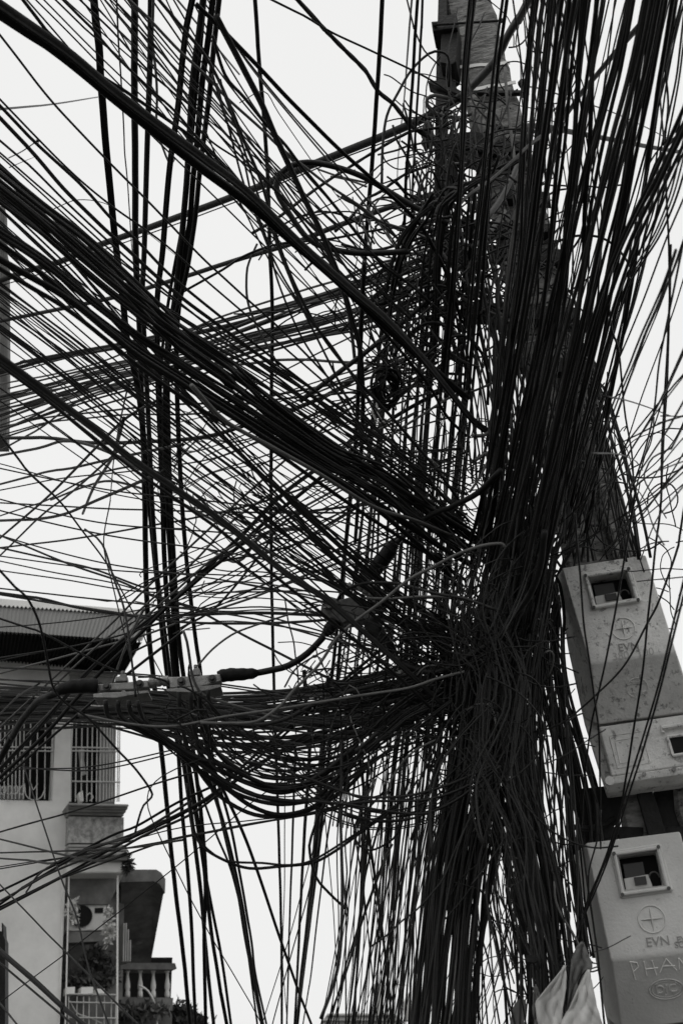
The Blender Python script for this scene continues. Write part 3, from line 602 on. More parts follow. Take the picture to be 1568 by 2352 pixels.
# foliage
def foliage(mb, c, rad, n, size, rnd, flat=.6):
    V = []; F = []
    cl = [(np.array([rnd.gauss(0, .5), rnd.gauss(0, .5), rnd.gauss(0, .5)])*rad) for _ in range(max(3, n//25))]
    for i in range(n):
        o = c+cl[rnd.randrange(len(cl))]+np.array([rnd.gauss(0, .2), rnd.gauss(0, .2), rnd.gauss(0, .2)])*rad
        a = np.array([rnd.gauss(0, 1) for _ in range(3)]); a /= np.linalg.norm(a); b = np.cross(a, [rnd.gauss(0, 1) for _ in range(3)]); b /= np.linalg.norm(b)+1e-9
        s_ = size*rnd.uniform(.6, 1.4); k = len(V); V += [o, o+a*s_+b*s_*.4, o+a*s_*2, o+a*s_-b*s_*.4]; F.append((k, k+1, k+2, k+3))
    mb.add(V, F)
rf = random.Random(11)
def plant(name, label, cat, x, y, pl, w_, rx, rz, n, size, m, stem=True, group=None):
    c = pl.at(x, y, w_); d = np.dot(c-CAMP, CF); rx = rx*d/FPX; rz = rz*d/FPX
    o = thing(name, [float(q) for q in c-np.array([0, 0, rz*1.3])], label, cat, group)
    mb = MB(); foliage(mb, c, np.array([rx, rx*.8, rz]), n, size, rf); mb.build('leaves', M[m], o)
    if stem:
        mb = MB()
        for k in range(5):
            e_ = c+np.array([rf.gauss(0, .5)*rx, rf.gauss(0, .4)*rx, rf.uniform(0, .8)*rz]); s_ = c-np.array([0, 0, rz*1.5]); mb.tube([s_, (s_+e_)/2+np.array([rf.gauss(0, .03), 0, 0]), e_], [.02, .013, .006], 5)
        mb.build('stem', M['steel'], o)
    return o
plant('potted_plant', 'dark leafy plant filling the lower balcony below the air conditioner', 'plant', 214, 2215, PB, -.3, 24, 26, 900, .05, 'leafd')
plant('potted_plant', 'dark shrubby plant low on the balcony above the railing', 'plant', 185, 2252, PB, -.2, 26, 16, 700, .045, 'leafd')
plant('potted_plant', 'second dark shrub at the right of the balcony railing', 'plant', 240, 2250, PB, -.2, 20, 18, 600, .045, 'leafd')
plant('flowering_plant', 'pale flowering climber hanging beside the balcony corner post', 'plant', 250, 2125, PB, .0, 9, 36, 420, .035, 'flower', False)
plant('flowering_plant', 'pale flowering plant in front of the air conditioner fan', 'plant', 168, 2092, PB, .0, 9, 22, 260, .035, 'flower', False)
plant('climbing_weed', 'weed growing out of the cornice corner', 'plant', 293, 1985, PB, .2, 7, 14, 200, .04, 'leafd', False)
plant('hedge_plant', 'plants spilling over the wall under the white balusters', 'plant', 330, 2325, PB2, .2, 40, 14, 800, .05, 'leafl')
for x, y, rx, rz, n, lb in ((415, 2330, 28, 32, 2600, 'bushy tree top in the lower left beside the balustrade'), (452, 2338, 13, 26, 500, 'thin leafy tree top with sky showing through its leaves')):
    c = PB2.at(x, y, -.5); d = np.dot(c-CAMP, CF)
    o = thing('small_tree', [float(c[0]), float(c[1]), 0.0], lb, 'tree', None)
    mb = MB(); foliage(mb, c-np.array([0, 0, .15]), np.array([rx*d/FPX, rx*d/FPX, rz*d/FPX]), n, .06, rf); mb.build('crown', M['leafd'], o)
    mb = MB(); mb.tube([np.array([c[0], c[1], 0]), np.array([c[0]+.1, c[1], c[2]*.6]), c], [.12, .09, .04], 8)
    for k in range(7): mb.tube([c-np.array([0, 0, .5]), c+np.array([rf.gauss(0, .25), rf.gauss(0, .25), rf.uniform(-.1, .3)])], [.03, .008], 5)
    mb.build('trunk', M['steel'], o)
# left edge: satellite dish, cladding panel and post
PD = Plane(0, 330, 6.4, 30)
ds = thing('satellite_dish', [float(c) for c in PD.at(0, 330)], 'dark satellite dish seen edge on at the left picture edge', 'satellite dish')
mb = MB(); c = PD.at(-50, 322); ax = CR*.80-CF*.28+CU*.25; ax /= np.linalg.norm(ax); e1 = CU*.93-CR*.26; e1 -= ax*np.dot(ax, e1); e1 /= np.linalg.norm(e1); e2 = np.cross(ax, e1)
V = []; F = []; R0_ = 88*np.dot(c-CAMP, CF)/FPX
for i in range(7):
    rr_ = R0_*i/6
    for j in range(28): th = j/28*2*math.pi; V.append(c+e1*rr_*math.cos(th)+e2*rr_*.75*math.sin(th)-ax*(1-(i/6)**2)*R0_*.22)
for i in range(6):
    for j in range(28): F.append((i*28+j, i*28+(j+1) % 28, (i+1)*28+(j+1) % 28, (i+1)*28+j))
mb.add(V, F); di = mb.build('dish', M['mask'], ds, smooth=True)
mb = MB(); bars(mb, PD, [[(20, 362), (52, 346), (85, 323)]], 3, 0); mb.build('feed_arm', M['steel'], ds)
mb = MB(); p = PD.at(86, 323); mb.tube([p-PD.u*.01, p+PD.u*.012], .011, 8); mb.build('feed_horn', M['steel'], ds)
PE = Plane(0, 700, 6.5, 10)
mb = MB(); poly(mb, PE, [(-420, 472), (11, 472), (12, 560), (17, 580), (18, 800), (17, 905), (15, 1010), (-420, 1010)], -.15, 0)
for x in (2, 6, 10, 14): bars(mb, PE, [[(x, 585 if x > 10 else 478), (x, 1000)]], 1.6, .004)
tag(mb.build('cladding_panel', M['stain']), 'grey ribbed metal panel at the left picture edge', 'panel')
lh = thing('corner_house', [float(PE.at(-60, 700)[0])-1.5, float(PE.at(-60, 700)[1]), 0.0], 'grey house corner carrying the ribbed panel, just past the left picture edge', 'building')
mb = MB(); hv = PE.uv(PE.at(-60, 520)); hu = (min(PE.uv(PE.at(-50, y_, w_))[0] for y_ in (500, 1400, 2420) for w_ in (0, -3, .2)), 0); mb.box(PE, hu[0]-5, hu[0]+.004, -PE.o[2]-.1, hv[1], -3, -.02); mb.build('wall', M['render'], lh)
mb = MB(); mb.box(PE, hu[0]-5.2, hu[0]-.1, hv[1]+.004, hv[1]+.15, -3, .2); mb.build('roof', M['stain'], lh)
mb = MB(); p = PD.at(-62, 330); q = PE.at(-62, 500, -.1); mb.tube([p, q], .02, 8); mb.build('mast', M['steel'], ds)
PF = Plane(0, 2250, 9, 10); mb = MB(); poly(mb, PF, [(-30, 2135), (4, 2140), (4, 2120), (7, 2122), (8, 2150), (12, 2160), (11, 2900), (-30, 2900)], -.2, 0)
tag(mb.build('gate_post', M['steel']), 'dark post in the lower left corner of the picture', 'post')
# far house at the bottom centre
PG = Plane(830, 2335, 60, 5)
fh = thing('far_house', [float(PG.o[0]), float(PG.o[1]), 0.0], 'distant pale house roof with a dark eave, bottom centre', 'building')
def G(name, m, pts, a, b):
    mb = MB(); poly(mb, PG, pts, a, b); return mb.build(name, M[m], fh)
G('roof', 'far', [(752, 2329), (905, 2329), (925, 2345), (740, 2345)], -6, .4); G('eave', 'fard', [(753, 2333), (905, 2333), (907, 2336), (750, 2336)], .4, .5)
G('wall', 'far', [(745, 2345), (920, 2345), (920, 2480), (745, 2480)], -6, 0)
G('chimney', 'far', [(858, 2262), (866, 2258), (876, 2263), (877, 2330), (864, 2330)], -2, -1); G('chimney', 'far', [(930, 2300), (940, 2280), (946, 2300), (948, 2345), (932, 2345)], -2, -1)
mb = MB(); bars(mb, PG, [[(920, 2230), (922, 2330)], [(912, 2262), (932, 2264)], [(914, 2318), (934, 2320)], [(895, 2230), (897, 2330)]], 1.8, -.5); mb.build('antenna', M['trim'], fh)
# ------------------------------------------------------------------ tarpaulin and small things at the foot of the pole
C2 = lambda x, y: (1194.3+x*.2384, 1837.4+y*.2384)
PS = Plane(1300, 2280, 2.66, -8)
def cloth(name, label, edge_l, edge_r, amp, seed, m='sheet', w0=0.0):
    r = random.Random(seed); ny, nx = 26, 22; V = []; F = []
    L = spline([C2(*p) for p in edge_l], 4)[:, :2]; Rr = spline([C2(*p) for p in edge_r], 4)[:, :2]
    f = lambda A_, t: np.array([np.interp(t, np.linspace(0, 1, len(A_)), A_[:, i]) for i in (0, 1)])
    ph = [r.uniform(0, 6) for _ in range(4)]
    for i in range(ny+1):
        t = i/ny; a_, b_ = f(L, t), f(Rr, t)
        for j in range(nx+1):
            s_ = j/nx; q = a_+(b_-a_)*s_
            w_ = w0+amp*(math.sin(s_*5+ph[0]+t*2)*.4+math.sin(s_*13+ph[1]-t*6)*.25+abs(math.sin(t*9+s_*8+ph[2]))*.35+abs(math.sin(t*19-s_*11+ph[3]))*.16)*(.3+t)
            V.append(PS.at(q[0], q[1], w_))
    for i in range(ny):
        for j in range(nx): k = i*(nx+1)+j; F.append((k, k+1, k+nx+2, k+nx+1))
    mb = MB(); mb.add(V, F); o = mb.build(name, M[m], smooth=True); sd_ = o.modifiers.new('thickness', 'SOLIDIFY'); sd_.thickness = .0025
    return tag(o, label, 'tarpaulin', 'white tarpaulin at the foot of the trunk')
cloth('tarpaulin', 'left flap of white tarpaulin tied with wire beside the lower box', [(425, 1600), (345, 1700), (255, 1810), (165, 1925), (150, 1960), (170, 2158), (190, 2500)], [(440, 1600), (440, 1750), (430, 1900), (405, 2100), (420, 2500)], .022, 3)
cloth('tarpaulin', 'right flap of white tarpaulin hanging in bright folds', [(650, 1640), (560, 1800), (480, 1990), (400, 2158), (330, 2500)], [(660, 1640), (690, 1800), (730, 1980), (785, 2158), (860, 2500)], .026, 5, w0=.01)
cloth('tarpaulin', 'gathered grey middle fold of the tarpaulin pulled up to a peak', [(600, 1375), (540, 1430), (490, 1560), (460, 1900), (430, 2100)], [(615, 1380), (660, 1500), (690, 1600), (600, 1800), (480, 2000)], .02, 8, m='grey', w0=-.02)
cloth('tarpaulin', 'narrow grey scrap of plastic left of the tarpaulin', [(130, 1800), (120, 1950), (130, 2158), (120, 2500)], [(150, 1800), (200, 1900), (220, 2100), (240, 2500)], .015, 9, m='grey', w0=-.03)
mb = MB(); poly(mb, PS, [(1171, 2352), (1176, 2318), (1188, 2298), (1198, 2292), (1207, 2300), (1209, 2320), (1203, 2350), (1196, 2400), (1172, 2400)], -.13, -.125)
tag(mb.build('plastic_flap', M['grey']), 'grey rounded flap of plastic behind the thin wires at the bottom', 'plastic flap')
# tape wrapped round the trunk of wires
mb = MB(); poly(mb, PS, [(1206, 2196), (1236, 2192), (1240, 2206), (1226, 2212), (1205, 2210)], -.01, .02); tag(mb.build('wrapping', M['tape']), 'scrap of dark tape round the wires left of the tarpaulin', 'tape')
# ------------------------------------------------------------------ traced cables:  width(px at first point) D0 D1 flags | points
SPEC = """
28 1.7 3.0 8|0,11 146,113 256,205 366,289 476,370 574,446 689,560 810,669 883,731 956,808 1029,896 1085,965 1133,1000
27 1.7 3.0 8|0,32 130,118 250,215 360,305 470,392 574,470 680,562 770,640
20 2.5 8.5 8|216,0 220,48 227,110 231,183 237,256 243,330 251,421 260,513 267,574 282,684 291,779 318,900 335,1060 352,1250 372,1420 396,1600 428,1800 455,2000 472,2180 490,2352
17 2.5 8.5 -|309,0 309,183 310,366 312,574 322,779 324,904 331,1050 333,1148 335,1331 344,1478 361,1624 370,1722 383,1850 394,1960 406,2070 421,2198 436,2352
14 2.4 8.0 -|346,0 344,146 341,256 337,366 331,574 328,684 335,850 345,1050 355,1250 372,1450 390,1600 408,1722 419,1868 432,2015 441,2161 449,2352
7 2.3 3.3 g|352,0 350,90 358,160 361,220 360,290 375,340 388,372 394,374 400,364
16 2.2 8.0 8|441,0 428,60 419,130 411,220 402,293 392,366 384,440 373,574 361,684 362,830 366,977 373,1148 380,1331 392,1478 403,1570 428,1722 445,1832 461,1942 471,2033 469,2161 472,2352
16 2.2 8.0 -|466,0 455,90 443,183 436,300 428,420 414,574 400,700 385,800 386,1000 391,1148 402,1331 412,1478 425,1580 440,1700 465,1900 480,2100 505,2271 520,2352
16 2.2 8.0 8|488,0 478,90 465,183 455,300 444,400 436,500 425,574 406,757 408,940 417,1148 425,1258 436,1368 450,1478 458,1530 470,1640 487,1777 513,1905 542,2033 560,2143 574,2216 590,2300 600,2352
13 2.2 8.0 -|503,0 492,100 480,220 462,366 448,500 425,640 395,760 378,900 378,1050 386,1200 398,1400 410,1560 425,1700 445,1850 470,2000 505,2180 530,2352
9 2.2 8.0 -|470,0 452,200 432,400 418,520 385,700 370,850 372,1000 384,1200 395,1400 408,1600 440,1750 490,1900 530,2000 561,2125 575,2235 590,2352
14 3.2 8.0 8|430,1600 455,1720 500,1850 539,2000 561,2110 580,2235 604,2352
8 3.2 7.0 -|445,1600 480,1740 530,1900 573,2139 586,2235 612,2352
9 3.1 6.0 -|455,1640 485,1750 517,1825 572,1949 645,2161 690,2290 714,2352
5 2.5 8.5 -|268,0 271,80 276,160 282,256 286,340 288,366 295,440 301,540 310,640
10 2.5 8.5 -|585,0 594,128 605,256 616,439 620,574 625,720 623,940 622,1148 623,1258 627,1514 634,1722 639,1905 645,2088 647,2352
12 2.6 8.0 8|877,0 870,146 857,330 843,513 835,640 824,867 817,1013 804,1148 791,1294 778,1514 757,1722 742,1850 720,2050 680,2352
11 2.6 8.0 -|836,600 828,760 818,1000 800,1180 778,1400 757,1600 738,1722 730,1820 708,2125 695,2250 683,2352
5.5 2.3 8.0 -|945,0 940,60 932,180 925,260 920,300 914,366 912,420
8.5 2.5 8.0 8|958,0 952,90 948,180 942,260 938,330 932,400 928,520 915,700 905,900 896,1100 885,1300 870,1500 850,1700 838,1850 828,2100 812,2352
6 2.5 8.0 -|970,0 968,60 962,160 956,260 950,380 943,520 935,700 925,900 915,1100 905,1400
5.5 2.2 3.0 -|0,80 121,234 234,355 304,425 385,509 447,574 560,680 680,790 790,905 900,1020 1010,1130
5 2.2 3.0 -|0,227 84,315 176,406 256,472 330,524 395,574 480,650 620,770 770,900 930,1050
9 2.2 3.0 8|0,242 84,330 183,421 256,502 311,549 400,640 560,770 700,880 850,990 960,1085
11 2.2 3.0 8|0,271 73,348 146,432 227,513 293,574 400,670 560,790 740,930 900,1070 1040,1180
5.5 2.2 3.0 -|0,322 73,385 165,476 256,560 370,660 520,780 680,900 850,1040 1000,1160
9 2.0 3.0 8|53,0 110,73 154,110 220,165 290,210 347,249 400,285 458,330 513,396 574,454 660,540 770,640 880,760 980,880
4.5 2.1 3.0 -|130,0 205,73 271,128 330,194 395,260 470,330 574,440 640,520 730,610 850,720 960,820 1030,900
6.5 2.1 3.0 -|146,0 216,70 271,132 352,209 403,256 465,330 527,396 574,450 660,530 790,640 900,770 1000,860 1080,960
5 2.1 3.0 -|185,0 264,77 337,157 407,223 476,315 574,385 680,490 760,600 860,700 980,790
4.5 2.1 3.0 -|267,4 322,62 407,165 469,227 531,293 574,341 640,420 705,520 800,620 905,745
4 2.1 3.0 -|269,7 319,70 407,190 465,286 513,396 560,480 620,600 700,720 800,850 880,960
7.5 2.1 3.0 g|297,0 344,44 414,117 480,179 520,223 601,297 637,333 707,388 755,425 832,476 868,505 938,529 978,546 1011,560
8 2.1 3.0 -|366,0 425,70 472,128 513,205 560,322 600,420 640,560 680,660 740,770 810,860 900,960
11 2.0 3.0 8|449,7 491,48 574,132 663,227 773,337 883,436 927,476 967,520 993,564 1030,640
17 2.0 3.2 8|494,33 549,139 597,231 627,300 656,363 700,458 736,531 760,590 773,622 799,702 810,746 821,779 830,850 832,960 825,1100 815,1250
8 2.1 3.0 -|488,80 517,172 561,223 612,286 656,333 689,377 744,443 795,505 835,557 880,610 950,660 1010,720 1060,760
5 2.1 3.0 -|487,168 520,278 555,350 580,458 610,540 640,650 690,770 760,880
5 2.1 3.0 -|497,190 532,320 560,420 590,500 630,600 690,700 780,820
5.5 2.1 3.0 -|505,180 517,223 546,300 568,366 590,439 619,513 650,600 700,720 760,840
2.6 2.3 3.0 -|550,235 605,209 640,260 706,355 760,430 800,480 836,520
5 2.4 3.1 -|408,0 425,20 500,110 550,170
10 2.6 3.2 t|685,0 758,80 828,150 845,170 870,210 905,240 940,285 960,300
6 2.4 3.2 -|628,0 700,36 760,72 850,115 945,160 1000,190
5.5 2.8 8.5 -|0,250 110,240 225,222
2.5 2.3 6.0 -|22,384 55,370 78,361
2.5 2.3 6.0 -|125,478 180,458 250,470 320,520 420,600
13 8.5 3.2 -|0,644 60,622 139,600 212,568 330,527 458,480 574,436 627,414 700,384 773,355 883,311 974,271 1040,234 1060,220
2.5 8.5 3.2 -|0,656 139,614 212,583 330,541 458,494 574,450 700,398 773,368 883,325 960,292
17 3.2 2.6 gD|1045,232 1075,205 1104,176 1128,150 1148,121 1162,90 1175,66 1199,29 1214,0
9 8 3.2 -|0,737 100,717 271,680 421,636 500,610 574,587 680,556 770,520 880,480 960,455 1050,430
8 8 3.2 8|0,849 59,830 256,794 359,772 439,757 574,720 645,702 773,669 883,640 940,610 993,581 1060,560
9 8 3.2 -|0,856 100,828 256,800 439,767 574,735 700,690 830,650 940,620 1040,590 1090,575
4 8 3.2 -|20,892 150,860 270,832 400,810
4 8 3.2 g|0,882 110,862 220,835 311,800 403,770 500,730 590,700 700,665 850,620 1000,560
4 8 3.2 g|0,908 100,886 200,852 315,826 430,790 574,738 700,690 830,655 990,600
5 8 3.2 g|0,924 120,890 250,850 350,822 470,788 574,750 700,700 810,660 930,628
6 8 3.2 8|0,940 110,916 220,890 315,845 400,812 500,780 600,745 720,700 850,648
9 8 3.2 8|0,955 60,935 150,915 220,880 315,855 420,800 560,745 640,712 700,690 760,672 800,655
6 8 3.2 g|0,965 110,925 180,905 315,870 403,840 530,800 640,770 780,730 900,660
4 8 3.2 -|0,982 100,960 230,945 380,930 500,925 640,905 780,880
5 8 3.2 g|0,990 90,950 150,920 300,870 420,840 574,800 700,778 820,745 930,720
3.5 8 3.2 -|0,1000 100,972 200,960 300,952 450,950 574,925
4.5 8 3.2 g|0,1035 90,985 200,910 350,870 450,845 574,835 620,828 700,826 760,830
5 8 3.2 -|117,1148 201,1116 256,1105 330,1123 403,1150 480,1190
8 7 3.2 -|0,1006 110,1006 220,1017 366,1013 476,1002 574,973 700,930 800,880 870,820
6 7 3.2 -|0,1046 92,1028 146,1013 201,1021 275,1050 311,1072 400,1110
5 7 3.2 -|0,1112 110,1083 165,1075 267,1052 420,1020
3 7 3.2 -|0,1126 146,1098 315,1080 500,1050 640,990
5 7 3.2 -|0,1236 102,1148 160,1090 220,1028 290,960 360,920
4 7 3.2 -|0,1276 100,1180 165,1130 300,1010
6 7 3.2 -|190,1180 215,1120 240,1080 262,1040 284,960
2.8 7 3.0 -|253,1148 262,1050 280,950 296,880
9 2.6 8.0 8|0,999 66,1083 135,1148 190,1221 245,1294 278,1353 322,1441 345,1500 373,1554
22 1.8 2.95 8|0,823 110,904 220,988 315,1065 439,1148 517,1203 645,1309 736,1368 773,1397
9 1.9 2.95 -|0,838 100,912 215,1005 310,1080 430,1165 510,1222 640,1330 740,1410
18 1.8 3.05 8|0,596 146,680 256,768 315,816 439,896 574,984 627,1018 736,1080 828,1140 900,1200
12 1.9 3.0 8|0,617 146,705 256,790 330,850 460,940 590,1010 720,1100 850,1190 960,1260
11 1.9 3.0 g|439,884 517,966 627,1028 736,1090 828,1148 883,1174 956,1196 1066,1243
3.5 7 3.2 -|0,1155 110,1161 293,1170 574,1177 800,1178
3.5 7 3.2 -|0,1185 60,1165 110,1148 220,1090 330,1065
6 7 3.2 -|0,1196 80,1193 150,1180 220,1150 290,1120 380,1080
4 7 3.2 -|0,1258 183,1236 348,1207 425,1194 574,1160 700,1120
4.5 6.5 3.2 -|0,1258 146,1291 220,1309 330,1349 366,1348 439,1324 494,1294 574,1276 680,1250 760,1200
4.5 6.5 3.2 -|0,1230 146,1291 275,1335 348,1368 439,1397 513,1434 574,1467 680,1520
3 6.5 3.2 -|0,1289 128,1316 256,1338 366,1371 476,1401 574,1408 700,1440
3 6.5 3.2 -|0,1311 146,1331 330,1359 574,1360 740,1358
6.5 5.5 3.0 8|0,1362 92,1375 183,1397 311,1415 439,1412 574,1408 700,1412
3.5 5.5 3.0 -|0,1352 146,1368 366,1392 574,1420 760,1470
5 5.5 3.0 -|0,1366 250,1405 400,1428 560,1432 700,1428
5 3.0 3.0 -|0,1421 92,1452 183,1500 240,1530 275,1543
4.5 6 3.0 g|0,1547 110,1518 220,1489 330,1459 439,1419 574,1375 680,1330 760,1300 860,1260
4.6 6 3.0 g|0,1671 107,1572 188,1497 268,1421 322,1365 400,1290 480,1215 560,1140
4.6 6 3.0 g|0,1706 121,1580 215,1491 306,1416 376,1352 450,1285 530,1200 600,1150
4.6 6 3.0 g|60,1690 130,1620 215,1530 310,1440 400,1360 480,1290 560,1240
4.6 6 3.0 g|250,1600 268,1540 300,1460 330,1400
11 5 3.2 8|0,1768 81,1682 188,1558 268,1483 349,1419 402,1378 480,1300 560,1225 650,1135 760,1052 850,970 930,900 1000,850
9 5 3.2 -|0,1785 107,1684 215,1560 322,1456 390,1389 470,1318 540,1262 620,1190 720,1110
6 5 3.2 -|0,1800 110,1700 240,1590 330,1520 420,1450
4 5 3.2 -|0,1640 40,1600 90,1570
5 6 3.2 -|300,1500 420,1440 500,1390 600,1270 640,1210 690,1180 760,1168
7 6 3.2 -|480,1262 545,1290 590,1240 630,1218 700,1215
17 2.6 3.0 -|126,1594 95,1606 81,1617 62,1640 48,1658 21,1706 0,1746
15 3.0 2.95 -|583,1547 620,1540 663,1529 707,1500 744,1462
14 2.9 2.45 -|905,1505 930,1525 956,1536 996,1545 1037,1532 1075,1508 1104,1492 1144,1467 1177,1415 1214,1370 1240,1300 1250,1220
13 2.95 2.6 -|912,1245 940,1220 994,1181 1030,1168 1056,1155 1100,1130 1150,1080
7 2.75 2.5 G|775,1378 787,1361 820,1344 861,1339 919,1342 1005,1364 1067,1375 1140,1401
5.5 2.75 2.6 g|835,1374 901,1375 974,1370 1040,1372
7 2.5 2.7 g|1160,1258 1154,1250 1140,1249 1104,1254 1049,1273 993,1302 938,1331 876,1382 817,1426 773,1467 744,1511 722,1540 674,1587 645,1620 590,1657 517,1661 460,1660
5 2.8 2.9 g|454,1529 487,1492 531,1459 574,1441 663,1412 736,1390
6.5 2.8 2.95 g|421,1448 430,1475 436,1514 443,1558 465,1595 513,1613 574,1631 645,1650
6 2.75 2.7 g|180,1640 300,1664 400,1668 517,1646 645,1628 736,1613 846,1595 938,1580 1000,1560
6 2.3 2.8 -|0,1311 35,1349 62,1373 89,1430 107,1510 122,1580 150,1615 199,1647 231,1679 269,1722 311,1766 346,1814 348,1832 330,1850 319,1880 311,1912
3 2.8 4.0 -|460,1745 414,1762 370,1785 348,1806 339,1832 348,1880 403,1997 476,2136 574,2304 600,2352
3 2.8 2.8 -|253,1148 238,1250 260,1349 282,1438 306,1537 320,1604 336,1663
5.5 2.8 3.0 -|311,1600 300,1500 285,1400 262,1330 235,1250 195,1215
3.5 5 3.2 -|48,1740 95,1880 139,2015 176,2110 205,2227 249,2352
3.5 5 3.2 -|0,2033 154,2191 315,2352
9 3.0 2.75 -|0,2183 73,2246 146,2315 190,2352
7 3.0 2.75 -|0,2190 80,2258 150,2322 200,2358
5 3.0 2.75 -|0,2213 165,2352
4 3.0 2.75 -|0,2305 37,2352
2.5 6 3.2 -|0,2304 146,2194 311,2066 450,1953 574,1847 700,1760 800,1690
4 6 3.2 -|0,1912 157,1867 330,1810 458,1770 560,1735 680,1700
3 6 3.2 -|0,1768 200,1762 403,1722 500,1700
3 6 3.2 -|0,1756 110,1768 230,1768 380,1735 500,1695
4 6 3.2 -|0,1928 150,1965 230,1978 290,1960
4 6 3.2 -|0,1960 150,1955 300,1948 420,1930
4 6 3.2 -|0,1972 60,1976 110,1984 130,1982
2.5 6 3.2 -|0,1992 200,1960 400,1905 574,1885 700,1870 850,1830
3 6 3.2 -|0,1996 250,1955 420,1925 574,1895 750,1860 900,1820
6 5.5 3.2 8|0,2048 128,1986 256,1920 315,1898 403,1847 505,1799 600,1750
6 5.5 3.2 8|0,2085 139,2015 293,1931 403,1879 513,1814 574,1759 640,1700
6 5.5 3.2 -|0,2078 60,2035 190,1960 310,1915 420,1865 500,1815 580,1740
6 5.5 3.2 -|0,2090 130,2022 250,1965 330,1920 440,1870 520,1810 600,1755
5 5.5 3.2 -|0,2070 120,2005 250,1950 350,1895 440,1840
4.5 5.5 3.2 -|140,2018 260,1975 388,1930 476,1912 574,1893 720,1870 860,1840
4.5 5.5 3.2 -|60,2050 100,2000 200,1950 300,1925
11 2.8 2.85 -|242,1609 244,1630 250,1647 275,1660 322,1679 349,1693 402,1722 450,1765 517,1810 579,1853 645,1872 718,1854 773,1803 824,1740 880,1690
11 2.8 2.85 -|272,1609 272,1630 282,1650 310,1665 350,1682 400,1712 460,1755 517,1796 579,1825 650,1840 718,1838 760,1800 800,1760
11 2.8 2.85 -|296,1609 298,1632 310,1650 335,1665 370,1690 420,1730 517,1776 579,1803 645,1821 718,1799 773,1755 824,1722 870,1680
11 2.8 2.85 -|317,1609 322,1632 335,1655 360,1680 400,1710 450,1740 520,1762 579,1790 645,1812 700,1800 750,1770 810,1720
10 2.8 2.9 -|410,1590 412,1630 420,1680 435,1730 470,1790 520,1840 600,1875 700,1865 790,1815 860,1740
10 2.8 2.9 -|438,1590 440,1640 452,1700 470,1750 510,1800 560,1830 650,1848 750,1825 840,1760
10 2.8 2.9 -|458,1590 462,1640 476,1680 500,1730 540,1765 620,1805 720,1795 800,1735
9 2.8 2.9 -|478,1585 480,1610 500,1640 540,1664 600,1665 660,1650 720,1620 800,1590 880,1570
6 2.8 2.7 -|517,1729 572,1751 608,1757 718,1792 792,1821 846,1832 938,1828 1029,1803 1091,1777 1130,1760
6 2.8 2.7 -|692,1832 773,1847 865,1841 974,1838 1047,1817 1091,1795 1140,1760
6 2.8 2.7 -|707,1839 810,1850 883,1863 974,1869 1047,1839 1091,1806 1150,1760
7 2.8 2.9 -|430,1800 436,1868 443,1905 465,1945 513,1975 572,1995 645,1991 718,1982 773,1953 839,1905 909,1854 930,1817 940,1790
6 2.8 2.9 -|434,1840 450,1920 500,1970 540,1981 600,1983 663,1988 722,1975 810,1920 883,1868 930,1832 960,1790
5.5 2.8 2.9 -|931,1860 912,1916 876,1945 846,1953 821,1938 813,1912 821,1883 839,1865 880,1820
6.5 2.8 3.0 D|830,1722 788,1795 744,1850 714,1924 711,1960 725,2015 755,2052 793,2088
7 2.8 2.7 -|784,1700 784,1777 782,1850 784,1942 786,2070 779,2198 762,2271 736,2341
3.5 2.8 2.8 -|795,1700 799,1770 793,1832 797,1887 793,1942 797,2004 793,2052 798,2110 793,2161 795,2352
2.6 6 8 -|655,1722 653,2015 649,2198 660,2352
6 4 8 -|679,1722 672,1905 665,2125 658,2352
10 4 8 8|698,1540 704,1640 711,1722 699,1905 690,2088 676,2352
13 4 8 -|755,1560 742,1722 728,1905 706,2125 692,2250 682,2352
5 4 8 -|780,1790 755,1900 736,2052 714,2235 696,2352
10 3.4 8 8|800,1650 822,1722 838,1830 848,1930 860,2015 878,2143 893,2271 898,2352
10 3.4 8 8|846,1800 838,1870 834,1978 828,2125 816,2271 808,2352
5 3.4 8 -|832,1870 820,1978 813,2106 809,2220
8 3.4 8 -|894,1949 861,2033 828,2125 788,2253 751,2352
6 3.4 8 -|883,1850 857,1942 838,2015 830,2100 791,2228 758,2352
4 3.4 8 -|905,1830 915,1960 905,2100 880,2240 862,2352
6 2.9 8.0 8|900,1940 880,1985 860,2110 850,2200 840,2352
5.5 1.9 2.9 -|1319,1180 1325,1252 1333,1331 1341,1436 1352,1515 1365,1608 1376,1700 1378,1872 1379,1950
5.5 2.0 2.85 -|1460,1120 1439,1252 1426,1331 1410,1420 1391,1515 1373,1594 1355,1679 1341,1805 1335,1900
6 1.9 2.85 -|1540,560 1537,700 1521,1013 1518,1148 1505,1252 1497,1331 1486,1436 1476,1542 1457,1660 1436,1792 1423,1872 1409,1930 1382,1998 1354,2066 1335,2114
6 1.9 2.85 -|1568,1339 1539,1463 1513,1568 1476,1695 1442,1805 1429,1850 1405,1925 1380,1995 1350,2068 1330,2120
6 1.9 2.85 -|1568,1372 1545,1463 1520,1568 1485,1695 1450,1805 1436,1850 1414,1921 1390,1992 1360,2064 1339,2112 1330,2170
6 2.2 2.8 f|1568,1180 1555,1260 1515,1376 1484,1436 1431,1531 1368,1597 1304,1652 1252,1676 1220,1680 1194,1671
4 2.6 2.8 -|1380,1861 1371,1928 1352,2000 1349,2064 1330,2130 1320,2170
5 2.7 2.7 g|1273,2025 1276,2070 1290,2105 1306,2130 1318,2150 1330,2175 1345,2200 1360,2212
3.6 2.7 2.7 -|1337,2100 1335,2160 1332,2210 1336,2250 1350,2270 1345,2262 1333,2225 1340,2215
3.6 2.7 2.7 -|1282,2218 1295,2208 1315,2214 1330,2226 1350,2228 1370,2222 1378,2226 1362,2233 1345,2232 1335,2218 1350,2212 1368,2214
